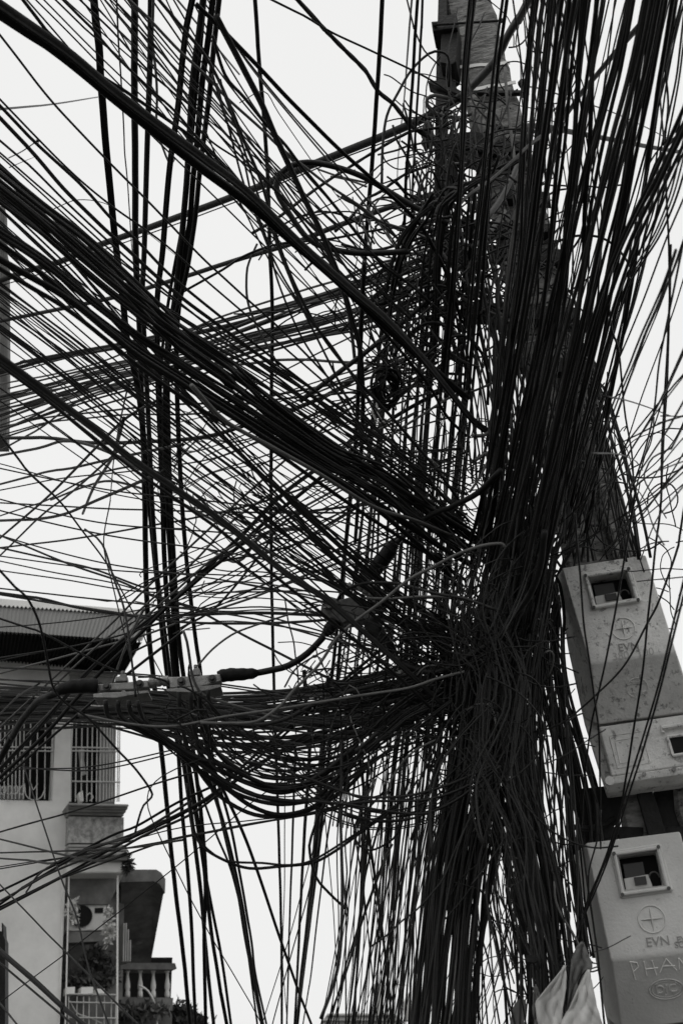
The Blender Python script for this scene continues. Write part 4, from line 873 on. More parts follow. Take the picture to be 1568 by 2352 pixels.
3.6 2.7 2.7 -|1282,2218 1310,2222 1340,2222 1350,2230 1355,2245 1345,2260 1325,2272 1312,2262 1305,2245 1302,2225
3.2 2.7 2.7 -|1302,2206 1330,2212 1345,2225 1358,2255 1352,2272 1335,2274 1326,2268 1336,2240 1350,2226
4 2.7 2.85 f|1319,2160 1325,2185 1345,2208 1372,2215
14 3.1 3.4 -|1318,1900 1340,1903 1361,1902 1397,1890 1433,1856 1456,1837
5.5 1.5 2.8 -|1562,10 1530,140 1528,165 1534,240 1526,330 1530,450 1536,574 1537,702 1532,867 1524,1000 1518,1140
5.5 1.5 2.8 -|1568,560 1536,716 1514,830 1495,980 1440,1160 1410,1250
5.5 1.5 2.8 -|1568,806 1536,878 1500,950 1444,1040 1400,1110
5 1.5 2.8 -|1568,925 1531,990 1460,1095 1420,1150
5 1.6 2.9 -|1568,978 1549,1015 1538,1030 1500,1050 1485,1075 1479,1100 1500,1140 1530,1190
4 1.8 3.0 -|1386,909 1440,920 1500,940 1540,955 1568,956
5 1.8 3.0 -|1568,955 1520,970 1458,1001 1420,1020 1398,1033
6 2.0 3.0 -|1397,700 1406,760 1420,800 1428,880 1436,960 1450,1040 1455,1120
3.5 1.7 2.6 -|1568,1060 1500,1085 1452,1120 1440,1130
4 1.7 2.8 -|1524,1252 1500,1210 1480,1150 1460,1120
4 1.7 2.8 -|1568,1118 1510,1190 1480,1260 1470,1290
6 1.7 2.9 -|1568,1070 1540,1100 1490,1160 1440,1200 1400,1230
3 2.2 2.9 -|1568,1325 1540,1328 1500,1332 1462,1336
4 1.6 2.6 g|1360,1041 1404,1042 1430,1046 1460,1060 1475,1080
5 2.4 2.9 G|1372,990 1370,1060 1366,1120 1360,1180 1345,1240 1335,1290
10 3.0 3.1 gD|1078,450 1092,420 1104,385 1118,348 1135,322 1159,304 1180,295 1199,289
14 3.1 8.0 -|1180,296 1199,289 1250,290 1300,300 1378,315 1470,333 1561,348
4 3.1 8.0 -|1194,196 1240,202 1300,222 1400,255 1480,290 1536,319
8 3.0 1.8 g8|1040,520 1049,480 1080,445 1122,417 1177,370 1220,330 1258,304
9 3.0 1.8 -|1258,304 1294,271 1338,209 1364,179 1400,135 1437,92 1500,20
7 3.0 3.0 g|1160,155 1164,230 1176,330 1190,440
7 2.2 3.0 g|1247,0 1240,70 1232,160 1222,250 1210,340 1194,440 1178,530 1168,610 1158,720 1142,860 1128,960 1100,1100
14 2.75 2.7 -|1029,513 956,478 901,445 839,408 773,383 707,372 663,383 639,408 636,441 663,489 707,548 755,570 828,581 938,577
6.5 3.0 3.0 -|876,420 878,340 888,265 915,210 945,160 985,122 1010,118 1028,128 1032,160 1030,200
9 3.0 3.1 g|1030,225 1000,218 982,226 982,243 1000,260 1030,268 1055,270
4 2.8 2.9 -|935,0 950,60 975,115 1010,150
7 3.0 3.0 t|579,535 634,502 722,436 788,392 876,337 923,311 950,300
7 3.0 3.0 t|769,531 810,494 839,458 872,440 930,400 985,380
6 3.0 3.0 -|420,670 510,620 560,588 640,560 757,548 857,529 940,520 1020,530
5 3.0 3.0 -|640,520 680,500 730,486 780,492 830,520 860,560
5 3.0 3.0 g|730,388 780,405 842,419
5 3.0 3.0 g|760,404 800,412 842,428
5 3.0 3.0 G|860,512 880,505 892,512 890,535 872,533 862,520 880,515 940,533 990,528 1030,500
5 3.0 3.0 G|930,575 970,550 1000,535 1050,512 1100,480 1150,440
5.5 2.9 3.0 -|990,560 960,565 900,600 850,640 790,680
6 3.0 3.0 -|640,840 590,750 568,690 566,630 572,600 590,560
6 2.9 3.0 -|770,620 760,600 745,590 720,600 700,620
12 2.9 3.0 -|690,920 742,882 800,838 850,800 900,760 960,710 1010,660
6 2.9 3.0 g|773,1100 810,1080 861,1030 905,995 974,950 1029,915 1070,900 1091,896 1150,870
7 2.9 3.0 -|940,780 935,730 940,690 962,665 993,655 1029,660 1070,680 1105,692 1160,715
8 2.9 3.0 g|1011,574 1030,600 1060,640 1100,680 1140,715 1176,742
8 2.9 3.0 g|994,655 1040,665 1085,700 1130,720 1180,745
8 2.9 3.0 -|1155,610 1140,680 1150,760 1142,850 1130,920
7 2.9 3.0 G|1102,620 1112,680 1124,740 1138,800 1148,860
7 2.9 3.0 g|1160,600 1166,660 1172,730
5 2.6 2.8 -|1145,765 1150,768 1185,785 1215,786 1235,780
9 2.9 3.0 g|1085,1000 1110,1000 1133,988 1170,980
5 2.4 2.9 f|1238,570 1235,620 1232,700 1200,800 1150,960
8 2.9 2.95 -|790,680 800,720 810,780 815,830
5 2.8 2.9 g|1000,1700 960,1720 930,1745 900,1790 880,1850
5 2.8 2.9 g|860,1790 830,1860 820,1900
6 2.95 3.0 -|959,475 964,440 971,415 980,398 989,393 998,400 1006,420 1019,450
6 2.95 3.0 -|900,478 940,472 969,468 1004,460 1034,468 1060,490
6 2.95 3.0 -|1054,475 1080,500 1092,530 1100,560
14 2.9 3.0 gD|1090,540 1104,515 1144,465 1179,400 1196,360
12 2.9 3.0 gD|1085,565 1109,550 1134,520 1158,485
3 3.1 3.1 -|1194,45 1184,100 1194,135 1196,195 1199,240 1206,262
3.5 3.1 3.1 -|1200,30 1204,60 1209,105 1225,118 1249,120
3 3.1 3.1 -|1208,60 1225,90 1238,112 1252,124
6 2.9 3.0 -|784,450 830,480 880,520 930,560 980,600 1010,660 1030,720
7 2.9 3.0 -|784,560 850,575 920,560 990,540 1040,545
6 2.9 3.0 g|784,640 850,610 930,590 1000,570 1050,575
5 2.9 3.0 g|784,662 860,640 940,600 1010,580
6 2.9 3.0 -|784,760 830,710 880,660 940,620 1000,600
9 2.9 3.0 -|860,700 900,690 950,660 1000,600 1030,560
8 2.9 3.0 -|1060,790 1040,760 1000,740 960,750 930,780 900,820
7 2.9 3.0 -|960,830 1010,790 1060,770 1100,800 1120,860 1120,930
9 2.9 3.0 g|1085,1060 1120,1040 1160,1030 1200,1030
6 2.9 3.0 g|1078,1130 1110,1080 1140,1000 1150,900 1140,820
5 2.8 2.8 g|1060,1640 1090,1620 1120,1618 1135,1640 1138,1680
4.5 2.75 2.8 g|1250,1500 1262,1495 1270,1505 1268,1530 1255,1560
"""
# bundles of nearly parallel cables:  count wmin wmax D0 D1 spread0 spread1 flags | centre line
BUND = """
6 9.1 13.0 2.0 3.0 41 56 a|0,408 90,480 183,549 260,620 340,700 430,790 560,880 700,985 850,1090 1000,1190 1090,1250
7 7.8 11.7 2.0 3.0 39 68 a|0,545 100,610 200,690 320,780 460,870 590,950 730,1040 880,1130 1010,1215 1110,1270
8 6.5 10.4 2.0 3.0 49 51 a|0,440 100,520 200,610 311,700 403,770 517,852 590,926 700,1013 773,1061 883,1105 974,1190 1066,1270
9 4.0 6.0 2.1 3.0 120 70 b|0,700 150,810 300,930 450,1040 600,1150 760,1290 900,1420 1010,1500
8 4.0 6.0 2.1 3.0 90 80 b|0,480 150,620 300,780 450,930 600,1080 760,1230 900,1350 1040,1440
7 4.0 5.5 2.1 3.0 110 60 b|0,420 200,600 400,740 600,860 800,980 1000,1110
4 4.0 5.0 2.3 3.0 60 60 b|0,380 150,510 300,640 480,760 640,850 800,960 960,1060 1080,1120
4 8.4 11.5 1.6 3.0 27 26 c|1083,0 1066,183 1062,293 1055,420 1045,574 1030,760 1015,900
3 7.3 9.4 1.6 3.0 13 18 c|1155,0 1133,165 1118,311 1104,458 1089,574 1076,720 1060,900
5 7.3 10.5 1.5 3.0 29 44 c|1236,0 1224,92 1210,275 1199,439 1188,574 1165,760 1150,900 1130,1080 1105,1250
3 6.2 8.4 1.5 3.0 16 31 c|1269,0 1250,183 1232,348 1214,494 1200,620 1170,800 1140,1000
6 8.4 12.6 1.4 3.0 52 78 c|1305,0 1290,110 1279,220 1261,366 1246,513 1232,640 1205,820 1175,1000 1140,1180 1110,1300
6 8.4 12.6 1.4 3.0 50 91 c|1345,0 1327,146 1312,330 1294,476 1283,600 1260,760 1215,960 1180,1130 1140,1300
4 7.3 10.5 1.4 3.0 34 65 c|1382,0 1364,146 1342,293 1323,439 1305,574 1280,700 1240,900 1195,1120 1160,1320
9 9.4 13.6 1.2 2.9 89 117 c|1480,-10 1444,165 1404,311 1367,458 1342,574 1312,720 1270,900 1230,1080 1180,1300 1140,1480
6 8.4 11.5 1.2 2.9 52 91 c|1514,0 1480,183 1452,330 1426,476 1400,600 1365,760 1330,900 1290,1100 1240,1300 1200,1450
4 6.2 8.4 1.2 2.9 34 65 c|1545,0 1507,183 1488,311 1466,439 1440,600 1400,760 1345,960 1290,1160 1230,1380
4 8.4 12.6 1.2 2.9 39 65 c|1568,290 1507,421 1470,494 1433,574 1390,690 1345,850 1300,1020 1250,1200 1200,1380
4 4.8 7.2 1.2 2.9 50 40 d|1568,330 1540,440 1500,540 1440,640 1400,760 1370,860 1330,1000 1290,1150
3 5.4 6.6 1.3 2.9 30 24 d|1555,574 1520,670 1480,760 1450,840 1410,940 1370,1060 1300,1250
3 4.8 6.0 1.2 2.6 30 80 d|1568,10 1545,180 1510,330 1485,460 1450,580
9 6.0 8.5 2.6 8.0 40 130 e|1035,430 1015,520 1005,620 1000,760 985,900 968,1150 948,1400 925,1650 905,1850 885,2100 860,2352
8 5.5 8.0 2.6 7.0 50 110 e|1110,400 1085,700 1060,950 1035,1200 1010,1450 985,1700 965,1900 945,2100 930,2352
6 6.0 9.0 2.6 8.0 26 130 e|965,490 915,600 893,740 880,900 862,1100 848,1300 830,1500 805,1720 780,1900
10 3.9 5.0 6.0 3.0 55 60 h|0,1600 180,1606 330,1612 500,1618 680,1610 850,1590 1000,1570
8 3.9 5.5 6.0 3.0 50 50 h|0,1660 180,1650 330,1640 500,1660 680,1672 850,1650 1020,1600
6 3.9 5.5 6.0 3.0 36 60 h|0,1606 150,1620 300,1660 450,1700 600,1710 760,1690 900,1640 1040,1580
10 5.6 8.5 2.9 2.85 110 175 k|1200,1180 1170,1400 1150,1600 1120,1800 1080,2000 1050,2200 1030,2352
9 5.6 8.5 2.9 2.85 90 81 k|1230,1250 1200,1500 1190,1700 1210,1900 1240,2080 1262,2220 1272,2352
6 6.6 8.5 2.9 2.9 60 67 k|1160,1300 1110,1500 1080,1700 1040,1900 1012,2100 1000,2352
"""
TH = lambda w_: 'hair-thin' if w_ < 3 else 'thin' if w_ < 5 else 'medium' if w_ < 8 else 'thick' if w_ < 14 else 'very thick'
FR = ['far left', 'left', 'mid-left', 'centre', 'mid-right', 'right', 'far right']
FV = ['top', 'upper', 'mid-upper', 'middle', 'mid-lower', 'lower', 'bottom']
MARKS = {'the pole top': (1090, 150), 'the pole crossarms': (1090, 380), 'the open sky': (780, 180), 'the duct loop': (720, 430), 'the pole knot': (930, 560), 'the mid tangle': (840, 800), 'the pole middle': (1150, 720),
 'the dark knot': (1090, 1240), 'the hanging clamp': (840, 1370), 'the left clamp': (330, 1560), 'the dish': (60, 340), 'the upper box': (1400, 1400), 'the lower box': (1450, 2050), 'the wire trunk': (1120, 1650),
 'the trunk base': (1080, 2150), 'the awning': (170, 1430), 'the barred window': (60, 1720), 'the cornice': (230, 1900), 'the balusters': (340, 2250), 'the sagging loops': (640, 1820), 'the left crossing': (340, 850), 'the tarpaulin': (1300, 2230),
 'the left gap': (500, 1350), 'the right sky': (1480, 850), 'the fan of cables': (1300, 500), 'the duct': (450, 480), 'the lower sky': (640, 2150)}
def zone(x, y):
    if y < 10: return '%s top edge' % FR[int(CLAMP(x/1568*7, 0, 6))]
    if y > 2340: return '%s bottom edge' % FR[int(CLAMP(x/1568*7, 0, 6))]
    if x < 10: return '%s left edge' % FV[int(CLAMP(y/2352*7, 0, 6))]
    if x > 1555: return '%s right edge' % FV[int(CLAMP(y/2352*7, 0, 6))]
    return min(MARKS, key=lambda k: math.hypot(MARKS[k][0]-x, MARKS[k][1]-y))
def trim(p):                  # strands stop short of the meter boxes instead of running across their faces
    o_ = []
    for q in p:
        if (q[1] > 1285 and q[0] > 1262+(q[1]-1285)*.2) and q[1] < 2400: break
        o_.append(q)
    return o_
ORD = ['first', 'second', 'third', 'fourth', 'fifth', 'sixth', 'seventh', 'eighth', 'ninth', 'tenth', 'eleventh', 'twelfth']
CAB = []
rc = random.Random(21)
def label_of(pts, w_, fl):
    L = sum(math.hypot(b[0]-a[0], b[1]-a[1]) for a, b in zip(pts, pts[1:])); ch = math.hypot(pts[-1][0]-pts[0][0], pts[-1][1]-pts[0][1])
    shp = 'looping ' if ch < .6*L else 'bent ' if ch < .9*L else 'curving ' if ch < .985*L else ''
    col = 'pale' if 'G' in fl else 'grey' if 'g' in fl else 'black'
    if 't' in fl: col = 'twisted '+col
    return '%s %s%s cable from %s to %s' % (TH(w_), shp, col, zone(*pts[0]), zone(*pts[-1]))
def mat_of(fl, r): return M['duct'] if 'D' in fl else M['pale'] if 'G' in fl else M['grey'] if 'g' in fl else (M['cable'] if r.random() < .6 else M['greyer'])
ALL = []
def vis(pts, w_):
    return w_*sum(math.hypot(b[0]-a[0], b[1]-a[1]) for a, b in zip(pts, pts[1:]) if -5 < (a[0]+b[0])/2 < 1573 and -5 < (a[1]+b[1])/2 < 2357)
for ln in SPEC.strip().splitlines():
    hd, tl_ = ln.split('|'); w_, D0, D1, fl = hd.split(); w_, D0, D1 = float(w_), float(D0), float(D1)
    pts = [tuple(float(c) for c in q.split(',')) for q in tl_.split()]
    D0 = max(D0, 1.7)
    if D0 > 3.6: D0 = 3.2+(D0-3.2)*.5
    if D1 > 3.6: D1 = 3.2+(D1-3.2)*(.72 if pts[-1][1] > 2200 else .5)
    (xa, ya), (xb, yb) = pts[-2:]; dx, dy = xb-xa, yb-ya; l_ = math.hypot(dx, dy)
    Lp = sum(math.hypot(q[0]-p[0], q[1]-p[1]) for p, q in zip(pts, pts[1:])); ch = math.hypot(pts[-1][0]-pts[0][0], pts[-1][1]-pts[0][1])
    if 440 < xb < 1050 and 150 < yb < 1760 and dx/l_ > .3 and ch > .93*Lp and not set(fl) & set('GD') and ch > 330:
        n_ = min(430, (1070-xb)/(dx/l_))
        for f_ in ((.5, 1) if n_ > 120 else (1,)): pts.append((xb+dx/l_*n_*f_+rc.gauss(0, 5), yb+dy/l_*n_*f_+rc.gauss(0, 9)+f_*f_*n_*.08))
    ALL.append([vis(pts, w_)*1.6, pts, w_, D0+rc.uniform(-.03, .03), D1+rc.uniform(-.06, .06), fl, .45, mat_of(fl, rc), None])
BL = {'a': 'black cable packed in the broad diagonal band from the left edge to the dark knot',
 'b': 'thin black cable in the loose diagonal spread between left edge and wire trunk',
 'c': 'thick black cable in the steep fan dropping from the top right to the trunk',
 'd': 'thin black cable in the loose right-hand side of the fan against the sky',
 'e': 'black upright cable in the row left of the pole running down to the trunk',
 'h': 'thin black cable in the level layer crossing under the left clamp to the trunk',
 'k': 'black cable hanging inside the dark wire trunk below the knot'}
def spread_paths(c, n, s0, s1, rnd, cross=.25):
    c = [tuple(q) for q in c]; h, t = extend(c)
    sh = lambda p, q: (p[0]+(q[0]-p[0])*.25, p[1]+(q[1]-p[1])*.25)
    if h: c = [sh(c[0], h)]+c
    if t: c = c+[sh(c[-1], t)]
    c = spline(c, 70)[:, :2]; t = np.gradient(c, axis=0); t /= np.linalg.norm(t, axis=1)[:, None]; nn = np.stack([-t[:, 1], t[:, 0]], 1)
    k = np.linspace(0, 1, len(c)); out_ = []
    for i in range(n):
        b = (i+.5)/n-.5 if n > 1 else 0
        u0 = (b+rnd.gauss(0, cross/ max(1, n)**.5*.5))*s0; u1 = (b*rnd.choice([1, 1, .6, -.4])+rnd.gauss(0, cross*.6))*s1; um = rnd.gauss(0, .05)*(s0+s1)/2
        off = u0*(1-k)+u1*k+um*np.sin(k*math.pi)+rnd.gauss(0, .02)*(s0+s1)*np.sin(k*math.pi*2)
        out_.append([tuple(q) for q in c+nn*off[:, None]])
    return out_
for ln in BUND.strip().splitlines():
    hd, tl_ = ln.split('|'); n, wa, wb, D0, D1, s0, s1, fl = hd.split(); n = int(n); wa, wb, D0, D1, s0, s1 = map(float, (wa, wb, D0, D1, s0, s1))
    c = [tuple(float(v) for v in q.split(',')) for q in tl_.split()]
    for p in spread_paths(c, n, s0, s1, rc, .5 if fl == 'c' else .3):
        if fl == 'e': p = [(p[0][0]+rc.uniform(20, 90), p[0][1]-rc.uniform(-20, 50)), (p[0][0]+rc.uniform(0, 14), p[0][1]+rc.uniform(-10, 30))]+p[1:]
        if fl in 'cd': p = trim(p); D0 = max(D0, 1.55)
        w_ = rc.uniform(wa, wb); f8 = '8' if rc.random() < .35 and w_ > 6 else '-'
        ALL.append([vis(p, w_), p, w_*(1.25 if f8 == '8' else 1), D0+rc.uniform(-.12, .12), D1+rc.uniform(-.12, .12), f8, .5, M['cable'] if rc.random() < .6 else M['greyer'], BL[fl]])
ALL.sort(key=lambda q: -q[0])
T1, T2, T3 = MB(), MB(), MB()
for k, (sc_, pts, w_, D0, D1, fl, wo, m_, gl) in enumerate(ALL):
    if k >= 298:
        cable_mesh(T3 if 'g' in fl else T1, pts, w_, D0, D1, fl, wo, rnd=rc); continue
    mb = MB(); cable_mesh(mb, pts, w_, D0, D1, fl, wo, rnd=rc); o = mb.build('cable', m_, smooth=True)
    if gl: tag(o, gl, 'cable', gl)
    else: CAB.append((o, label_of(pts, w_, fl), pts))
grp = {}
for o, l, pts in CAB: grp.setdefault(l, []).append((o, pts))
for l, it in grp.items():
    if len(it) == 1: tag(it[0][0], l, 'cable', 'overhead cables'); continue
    p0 = [q[1][0] for q in it]; hor = (max(p[0] for p in p0)-min(p[0] for p in p0)) >= (max(p[1] for p in p0)-min(p[1] for p in p0))
    it.sort(key=lambda q: q[1][0][0 if hor else 1])
    for k, (o, pts) in enumerate(it): tag(o, '%s from %s, %s' % (ORD[min(k, 11)], 'left' if hor else 'top', l), 'cable', 'overhead cables')
# ------------------------------------------------------------------ the mass of wires nobody could count
rs = random.Random(5)
def pick(): x = rs.random(); return T1 if x < .80 else T2 if x < .97 else T3
# count wmin wmax D0 D1 spread0 spread1 wobble | centre line
MASS = """
8 3.5 5.2 1.8 2.9 200 120 .6|1568,480 1510,700 1440,900 1385,1080 1330,1250
7 3 4.6 1.8 2.9 260 140 .7|1568,1020 1480,1120 1400,1200 1320,1270 1240,1310
5 3 4.6 1.7 2.9 160 120 .6|1568,1240 1520,1040 1450,900 1390,800 1330,720
4 2.6 4 1.8 2.9 120 120 .8|1568,1420 1530,1260 1490,1130 1450,1020
8 2.8 4.4 2.0 3.0 200 120 .6|180,0 330,150 520,330 700,500 880,660 1010,780
12 3 4.8 2.9 2.9 160 140 .8|380,1600 500,1700 640,1760 780,1750 900,1680 1020,1590
14 3.2 5 2.85 2.85 70 60 .8|420,1630 500,1735 600,1795 720,1785 820,1730 920,1640 1000,1600
10 2.8 4.4 2.85 2.85 60 60 .8|600,1690 700,1800 800,1860 900,1870 1000,1840 1090,1760
14 2.6 4.6 2.3 3.0 300 160 .7|330,0 460,190 600,370 760,560 900,740 1000,880
10 2.6 4.2 2.3 3.0 160 160 .7|0,520 200,690 400,850 620,1010 840,1160 1040,1300
16 2.4 3.8 2.3 3.0 300 200 .7|0,780 200,940 400,1100 620,1260 840,1420 1040,1560
18 2.6 4.5 2.9 5 220 240 .7|860,1600 820,1850 795,2100 760,2352
14 2.4 4 3.2 5 200 160 .7|960,1650 930,1900 905,2150 880,2352
12 3 5 1.9 2.9 160 120 .7|1300,0 1260,300 1220,560 1180,820 1150,1100
14 3 5 1.6 2.9 170 130 .7|1480,0 1420,260 1360,500 1290,760 1230,1020 1180,1280
10 3 4.6 1.6 2.9 150 120 .7|1250,0 1290,300 1310,560 1290,800 1240,1040
8 4 6.5 3.15 3.15 60 60 .7|1330,760 1360,900 1395,1060 1420,1180 1440,1290
8 4 6.5 3.15 3.15 60 70 .7|1290,860 1310,1000 1330,1130 1350,1290
6 2.4 4 4 3.0 260 200 .7|0,1180 250,1230 500,1260 750,1300 1000,1380
3 2.4 4 4 3.0 200 160 .7|0,1480 250,1430 500,1350 750,1260 1000,1160
14 2.6 4.6 2.72 2.7 170 240 1|1180,1230 1110,1400 1160,1600 1080,1800 1090,1950
12 2.4 4.2 2.72 2.7 160 200 1|1080,1380 1160,1550 1150,1750 1220,1950 1260,2120
10 2.4 4.0 2.75 2.72 160 200 1|1230,1320 1150,1560 1120,1750 1060,1950 1040,2150
14 2.4 3.6 2.75 2.72 120 170 1.2|1100,1750 1180,1900 1180,2050 1230,2230
12 2.4 4.4 2.7 2.7 120 120 1|1300,980 1250,1150 1230,1330 1180,1480
20 5 8 3.02 2.95 130 200 .6|1215,1050 1190,1230 1150,1420 1130,1600 1120,1780 1100,1950
10 4.5 7 3.02 2.95 80 120 .6|1130,1330 1090,1480 1070,1620 1060,1780 1045,1950 1030,2150 1015,2352
18 4 7 3.05 2.98 120 110 .6|1260,1180 1230,1400 1205,1600 1215,1800 1240,1980 1262,2160 1275,2352
22 5 8 3.24 3.26 80 70 .6|1290,1240 1262,1400 1265,1560 1300,1700 1335,1850 1345,2000 1370,2200
18 4 7 3.0 3.0 110 110 .8|1010,1380 1050,1460 1080,1560 1100,1680
12 4 6.5 3.0 2.9 90 90 .7|1150,1650 1170,1800 1205,1950 1240,2080 1262,2200 1272,2352
30 3.0 5.0 2.95 2.9 130 110 .7|1225,1080 1190,1250 1150,1420 1120,1600 1100,1800 1060,2000 1040,2200 1030,2352
34 2.6 4.6 3.0 2.9 110 180 .7|1180,1150 1120,1350 1095,1550 1085,1700 1060,1850 1040,2000 1025,2200 1010,2352
30 2.6 4.6 2.95 2.85 150 150 .7|1260,1150 1220,1400 1190,1600 1200,1800 1235,1980 1262,2150 1280,2352
26 2.6 4.4 2.95 2.85 190 140 .8|1200,1400 1150,1600 1170,1750 1210,1900 1235,2050 1260,2200 1270,2352
26 2.6 4.2 3.0 2.9 90 160 .8|1240,1300 1260,1500 1280,1700 1290,1850 1300,2000 1310,2200
12 2.6 4.2 3.0 2.9 180 150 .9|1080,1450 1100,1600 1080,1750 1110,1900 1100,2050 1130,2200 1150,2352
20 3.0 4.5 2.9 3.0 90 120 .8|1330,900 1290,1100 1250,1300 1230,1500 1220,1700
26 3.0 4.6 3.0 3.0 110 110 .8|1190,560 1170,760 1180,960 1170,1160 1150,1300
18 3.0 4.6 3.1 3.0 90 120 .8|1060,300 1050,500 1080,700 1120,900 1150,1100
20 2.2 3.6 3.0 3.2 60 130 .9|1015,270 1000,450 990,620 980,820
20 2.4 3.8 3.0 4 120 140 .8|1060,540 1010,700 995,900 980,1100 965,1300 950,1500 935,1700
34 2.2 3.6 3.0 6 190 200 .7|1020,1500 1000,1700 975,1900 950,2100 930,2352
18 2.2 3.4 3.0 3.0 220 200 .8|800,1010 900,1090 980,1170 1040,1230 1110,1290
16 2.4 3.6 2.6 3.0 130 50 .8|560,1150 700,1260 830,1350 950,1430 1050,1480
24 2.4 3.8 6.0 3.0 60 90 .6|0,1625 200,1630 400,1640 600,1640 800,1610 980,1580 1080,1560
10 2.4 3.4 5.0 3.0 60 100 .6|0,1560 200,1570 400,1590 600,1620 800,1640 1000,1600
12 2.4 3.6 3.0 3.0 80 120 .9|500,1690 640,1750 760,1760 860,1720 960,1650 1050,1600
16 2.2 3.4 3.0 3.0 80 120 1|700,1560 800,1580 900,1560 1000,1520 1080,1480
14 2.4 3.8 6.0 3.0 150 120 .7|0,940 200,880 400,830 600,770 800,720 1000,640
12 2.2 3.4 6.0 3.0 160 200 .7|400,1050 600,980 800,900 1000,820
10 2.2 3.2 4.0 3.0 200 160 .7|300,1400 500,1300 700,1200 900,1100 1050,1050
8 2.2 3.2 5.0 3.0 160 100 .7|400,1380 600,1370 800,1400 1000,1470
6 2.6 4.0 3.0 3.0 40 60 .9|1400,960 1425,1040 1440,1150 1455,1280
12 2.4 3.8 3.0 3.0 60 90 .9|1370,900 1370,1020 1350,1150 1330,1280
8 2.4 3.4 3.2 6 80 140 .6|1190,1900 1170,2050 1150,2200 1100,2352
5 2.2 3 3 4 60 80 .7|1080,1950 1150,2100 1210,2230 1260,2352
"""
for ln in MASS.strip().splitlines():
    hd, tl_ = ln.split('|'); n, wa, wb, D0, D1, s0, s1, wo = [float(v) for v in hd.split()]
    c = [tuple(float(v) for v in q.split(',')) for q in tl_.split()]
    for p in spread_paths(c, int(n), s0, s1, rs, .5):
        a = rs.random()*.25*(8 < c[0][0] < 1560 and 8 < c[0][1] < 2340); b = 1-rs.random()*.12; k = len(p); p = p[int(a*k*.6):max(int(a*k*.6)+4, int(b*k)+1 if rs.random() < .4 else k)]
        if len(p) < 3: continue
        if 8 < p[0][0] < 1560 and 8 < p[0][1] < 2340:
            p = [(p[0][0]+rs.gauss(0, 22), p[0][1]+rs.gauss(0, 30)), ]+p[1:]
            p = [(p[0][0]+rs.gauss(0, 26)-.3*(p[1][0]-p[0][0]), p[0][1]-.25*(p[1][1]-p[0][1])+rs.gauss(0, 20))]+p
        if D1 < 3.1: p = trim(p)
        if len(p) < 4: continue
        cable_mesh(pick(), p, rs.uniform(wa, wb), max(D0, 1.7)+rs.uniform(-.18, .18), D1+rs.uniform(-.18, .18), '-', wo*1.4, rnd=rs, step=24)
# curls and stray ends
def curls(n, cx, cy, rx, ry, wa, wb, D, size, turn=1.0):
    for _ in range(n):
        x, y = cx+rs.gauss(0, .5)*rx, cy+rs.gauss(0, .5)*ry; a = rs.uniform(0, 2*math.pi); da = rs.gauss(0, .25)*turn; st = size*rs.uniform(.5, 1.3)/9
        q = [(x, y)]
        for k in range(rs.randint(6, 14)):
            if D < 3.08 and x > 1262+max(0, y-1285)*.2 and y > 1285: break
            a += da+rs.gauss(0, .09)*turn; da = da*.93+rs.gauss(0, .06)*turn; x += math.cos(a)*st; y += math.sin(a)*st; q.append((x, y))
        if len(q) < 4: continue
        cable_mesh(pick(), q, rs.uniform(wa, wb), D+rs.uniform(-.15, .15), D+rs.uniform(-.15, .15), '-', .3, rnd=rs, step=9)
curls(70, 1080, 1520, 120, 120, 2.2, 4, 2.95, 150, 1.2)
curls(60, 1130, 1600, 150, 200, 2.2, 4, 2.95, 180, 1.0)
curls(18, 1130, 1600, 110, 220, 2.4, 4.6, 2.7, 380, 1.1)
curls(18, 1130, 1500, 100, 100, 3, 5, 2.7, 300, 1.3)
curls(46, 980, 460, 110, 180, 3.0, 6, 3.05, 170, 1.3)
curls(30, 1120, 700, 100, 200, 3, 6, 3.05, 200, .9)
curls(30, 960, 600, 130, 90, 3, 6, 3.0, 220, .8)
curls(34, 900, 800, 150, 150, 2.2, 4, 3.0, 220, .9)
curls(34, 1060, 1050, 120, 150, 2, 3.4, 3.0, 170, 1.1)
curls(36, 960, 1560, 130, 110, 2, 3.4, 2.95, 170, 1.1)
curls(26, 1030, 1720, 110, 100, 2, 3.2, 2.95, 150, 1.1)
curls(14, 1445, 1120, 50, 90, 2.4, 4, 3.0, 300, 1.2)
curls(26, 1130, 350, 60, 150, 2.6, 5, 3.1, 240, 1.1)
curls(24, 1150, 560, 70, 120, 3, 6, 3.0, 260, 1.0)
curls(12, 1545, 1330, 22, 140, 2.2, 3.2, 3.1, 140, 1.1)
curls(20, 1200, 2050, 110, 180, 2.2, 3.4, 2.85, 170, .8)
curls(14, 1180, 2260, 90, 80, 2.2, 3.2, 2.85, 150, .9)
curls(16, 800, 1600, 160, 80, 2.4, 4, 2.95, 200, .9)
curls(10, 420, 1100, 70, 70, 2, 3.4, 4, 130, 1.2)
curls(10, 1190, 200, 40, 130, 2.4, 4, 3.1, 140, 1.1)
curls(12, 1000, 300, 50, 80, 2.4, 4, 3.1, 110, 1.3)
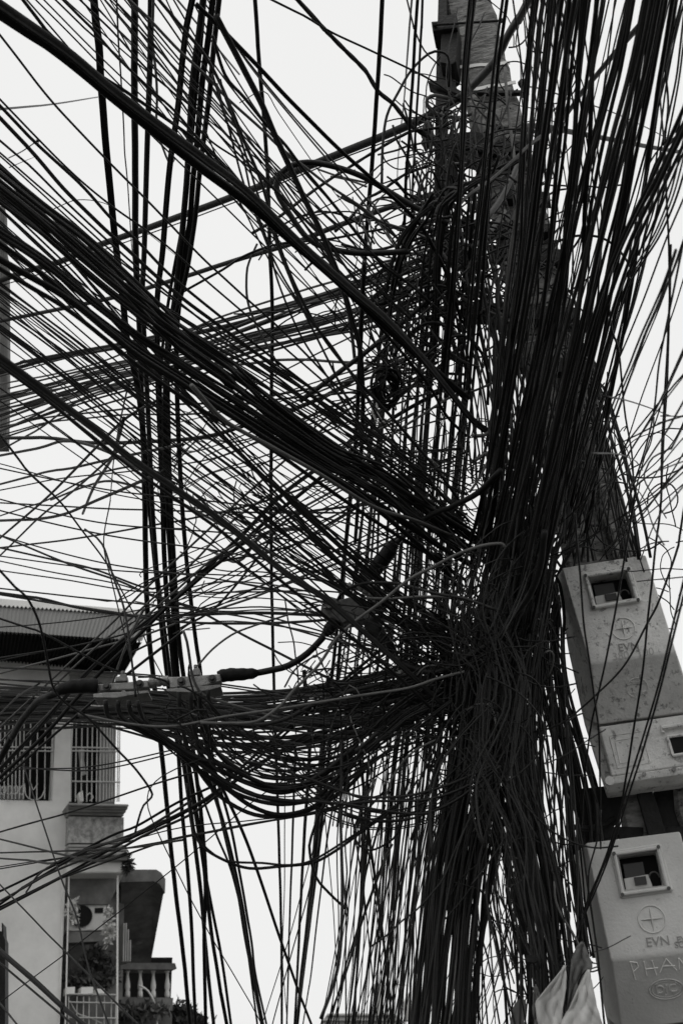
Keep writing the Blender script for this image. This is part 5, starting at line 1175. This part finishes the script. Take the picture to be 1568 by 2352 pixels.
# coil hung on the cables, insulator and tie
def at3(x, y, D): return W(x, y, zdep(x, y, D))
co = thing('wire_coil', [float(q) for q in at3(890, 890, 2.95)], 'dark coil of spare wire hung among the upright cables', 'wire coil')
c0 = at3(892, 885, 2.95); k_ = .00128; mb = MB()
for i in range(9):
    rw = rs.uniform(.45, 1.15)
    mb2 = [c0+CR*k_*(rw*30*math.cos(t)+i*1.2-9+6*math.sin(t*2+i))+CU*k_*(rw*44*math.sin(t)+i*1.7-12+5*math.cos(t*3+i))+CF*k_*(26*math.cos(t)+i*2) for t in np.linspace(0, 6.28, 26)]
    mb.tube(mb2, .0045, 6)
mb.build('windings', M['cable'], co, smooth=True)
for dx in (0, 12):
    mb = MB(); mb.tube([at3(852+dx, 920, 2.93), at3(856+dx, 950, 2.93), at3(864+dx, 968, 2.93), at3(876+dx, 972, 2.93), at3(886+dx, 962, 2.93)], .003, 6); mb.build('hook', M['pale'], co, smooth=True)
ti = []
mb = MB()
for i in range(7):
    cc = at3(1250-i*.6, 778+i*5, 2.72); mb.tube([cc+CR*.021*math.cos(t)+CF*.03*math.sin(t)+CU*.004*math.sin(t+i) for t in np.linspace(0, 6.3, 18)], .0034, 6)
tag(mb.build('binding_wire', M['cable'], smooth=True), 'black binding wire gathering the steep cable fan in front of the pole', 'binding wire')
ins = thing('insulator', [float(q) for q in at3(980, 300, 3.2)], 'dark ribbed insulator hanging left of the pole under the duct', 'insulator')
mb = MB(); p0, p1 = at3(983, 276, 3.2), at3(978, 345, 3.2)
rr2 = [.006, .016, .022, .016, .024, .016, .022, .012, .006]; mb.tube([p0+(p1-p0)*i/8 for i in range(9)], rr2, 14); mb.build('body', M['tape'], ins, smooth=True)
for mb, m_, lb in ((T1, 'cable', 'uncountable mass of thin black wires knotted round the pole'), (T2, 'greyer', 'dusty dark wires woven through the knot round the pole'), (T3, 'grey', 'scattered grey wires showing within the black knot')):
    tag(mb.build('wire_tangle', M[m_], smooth=True), lb, 'wire tangle', None, 'stuff')
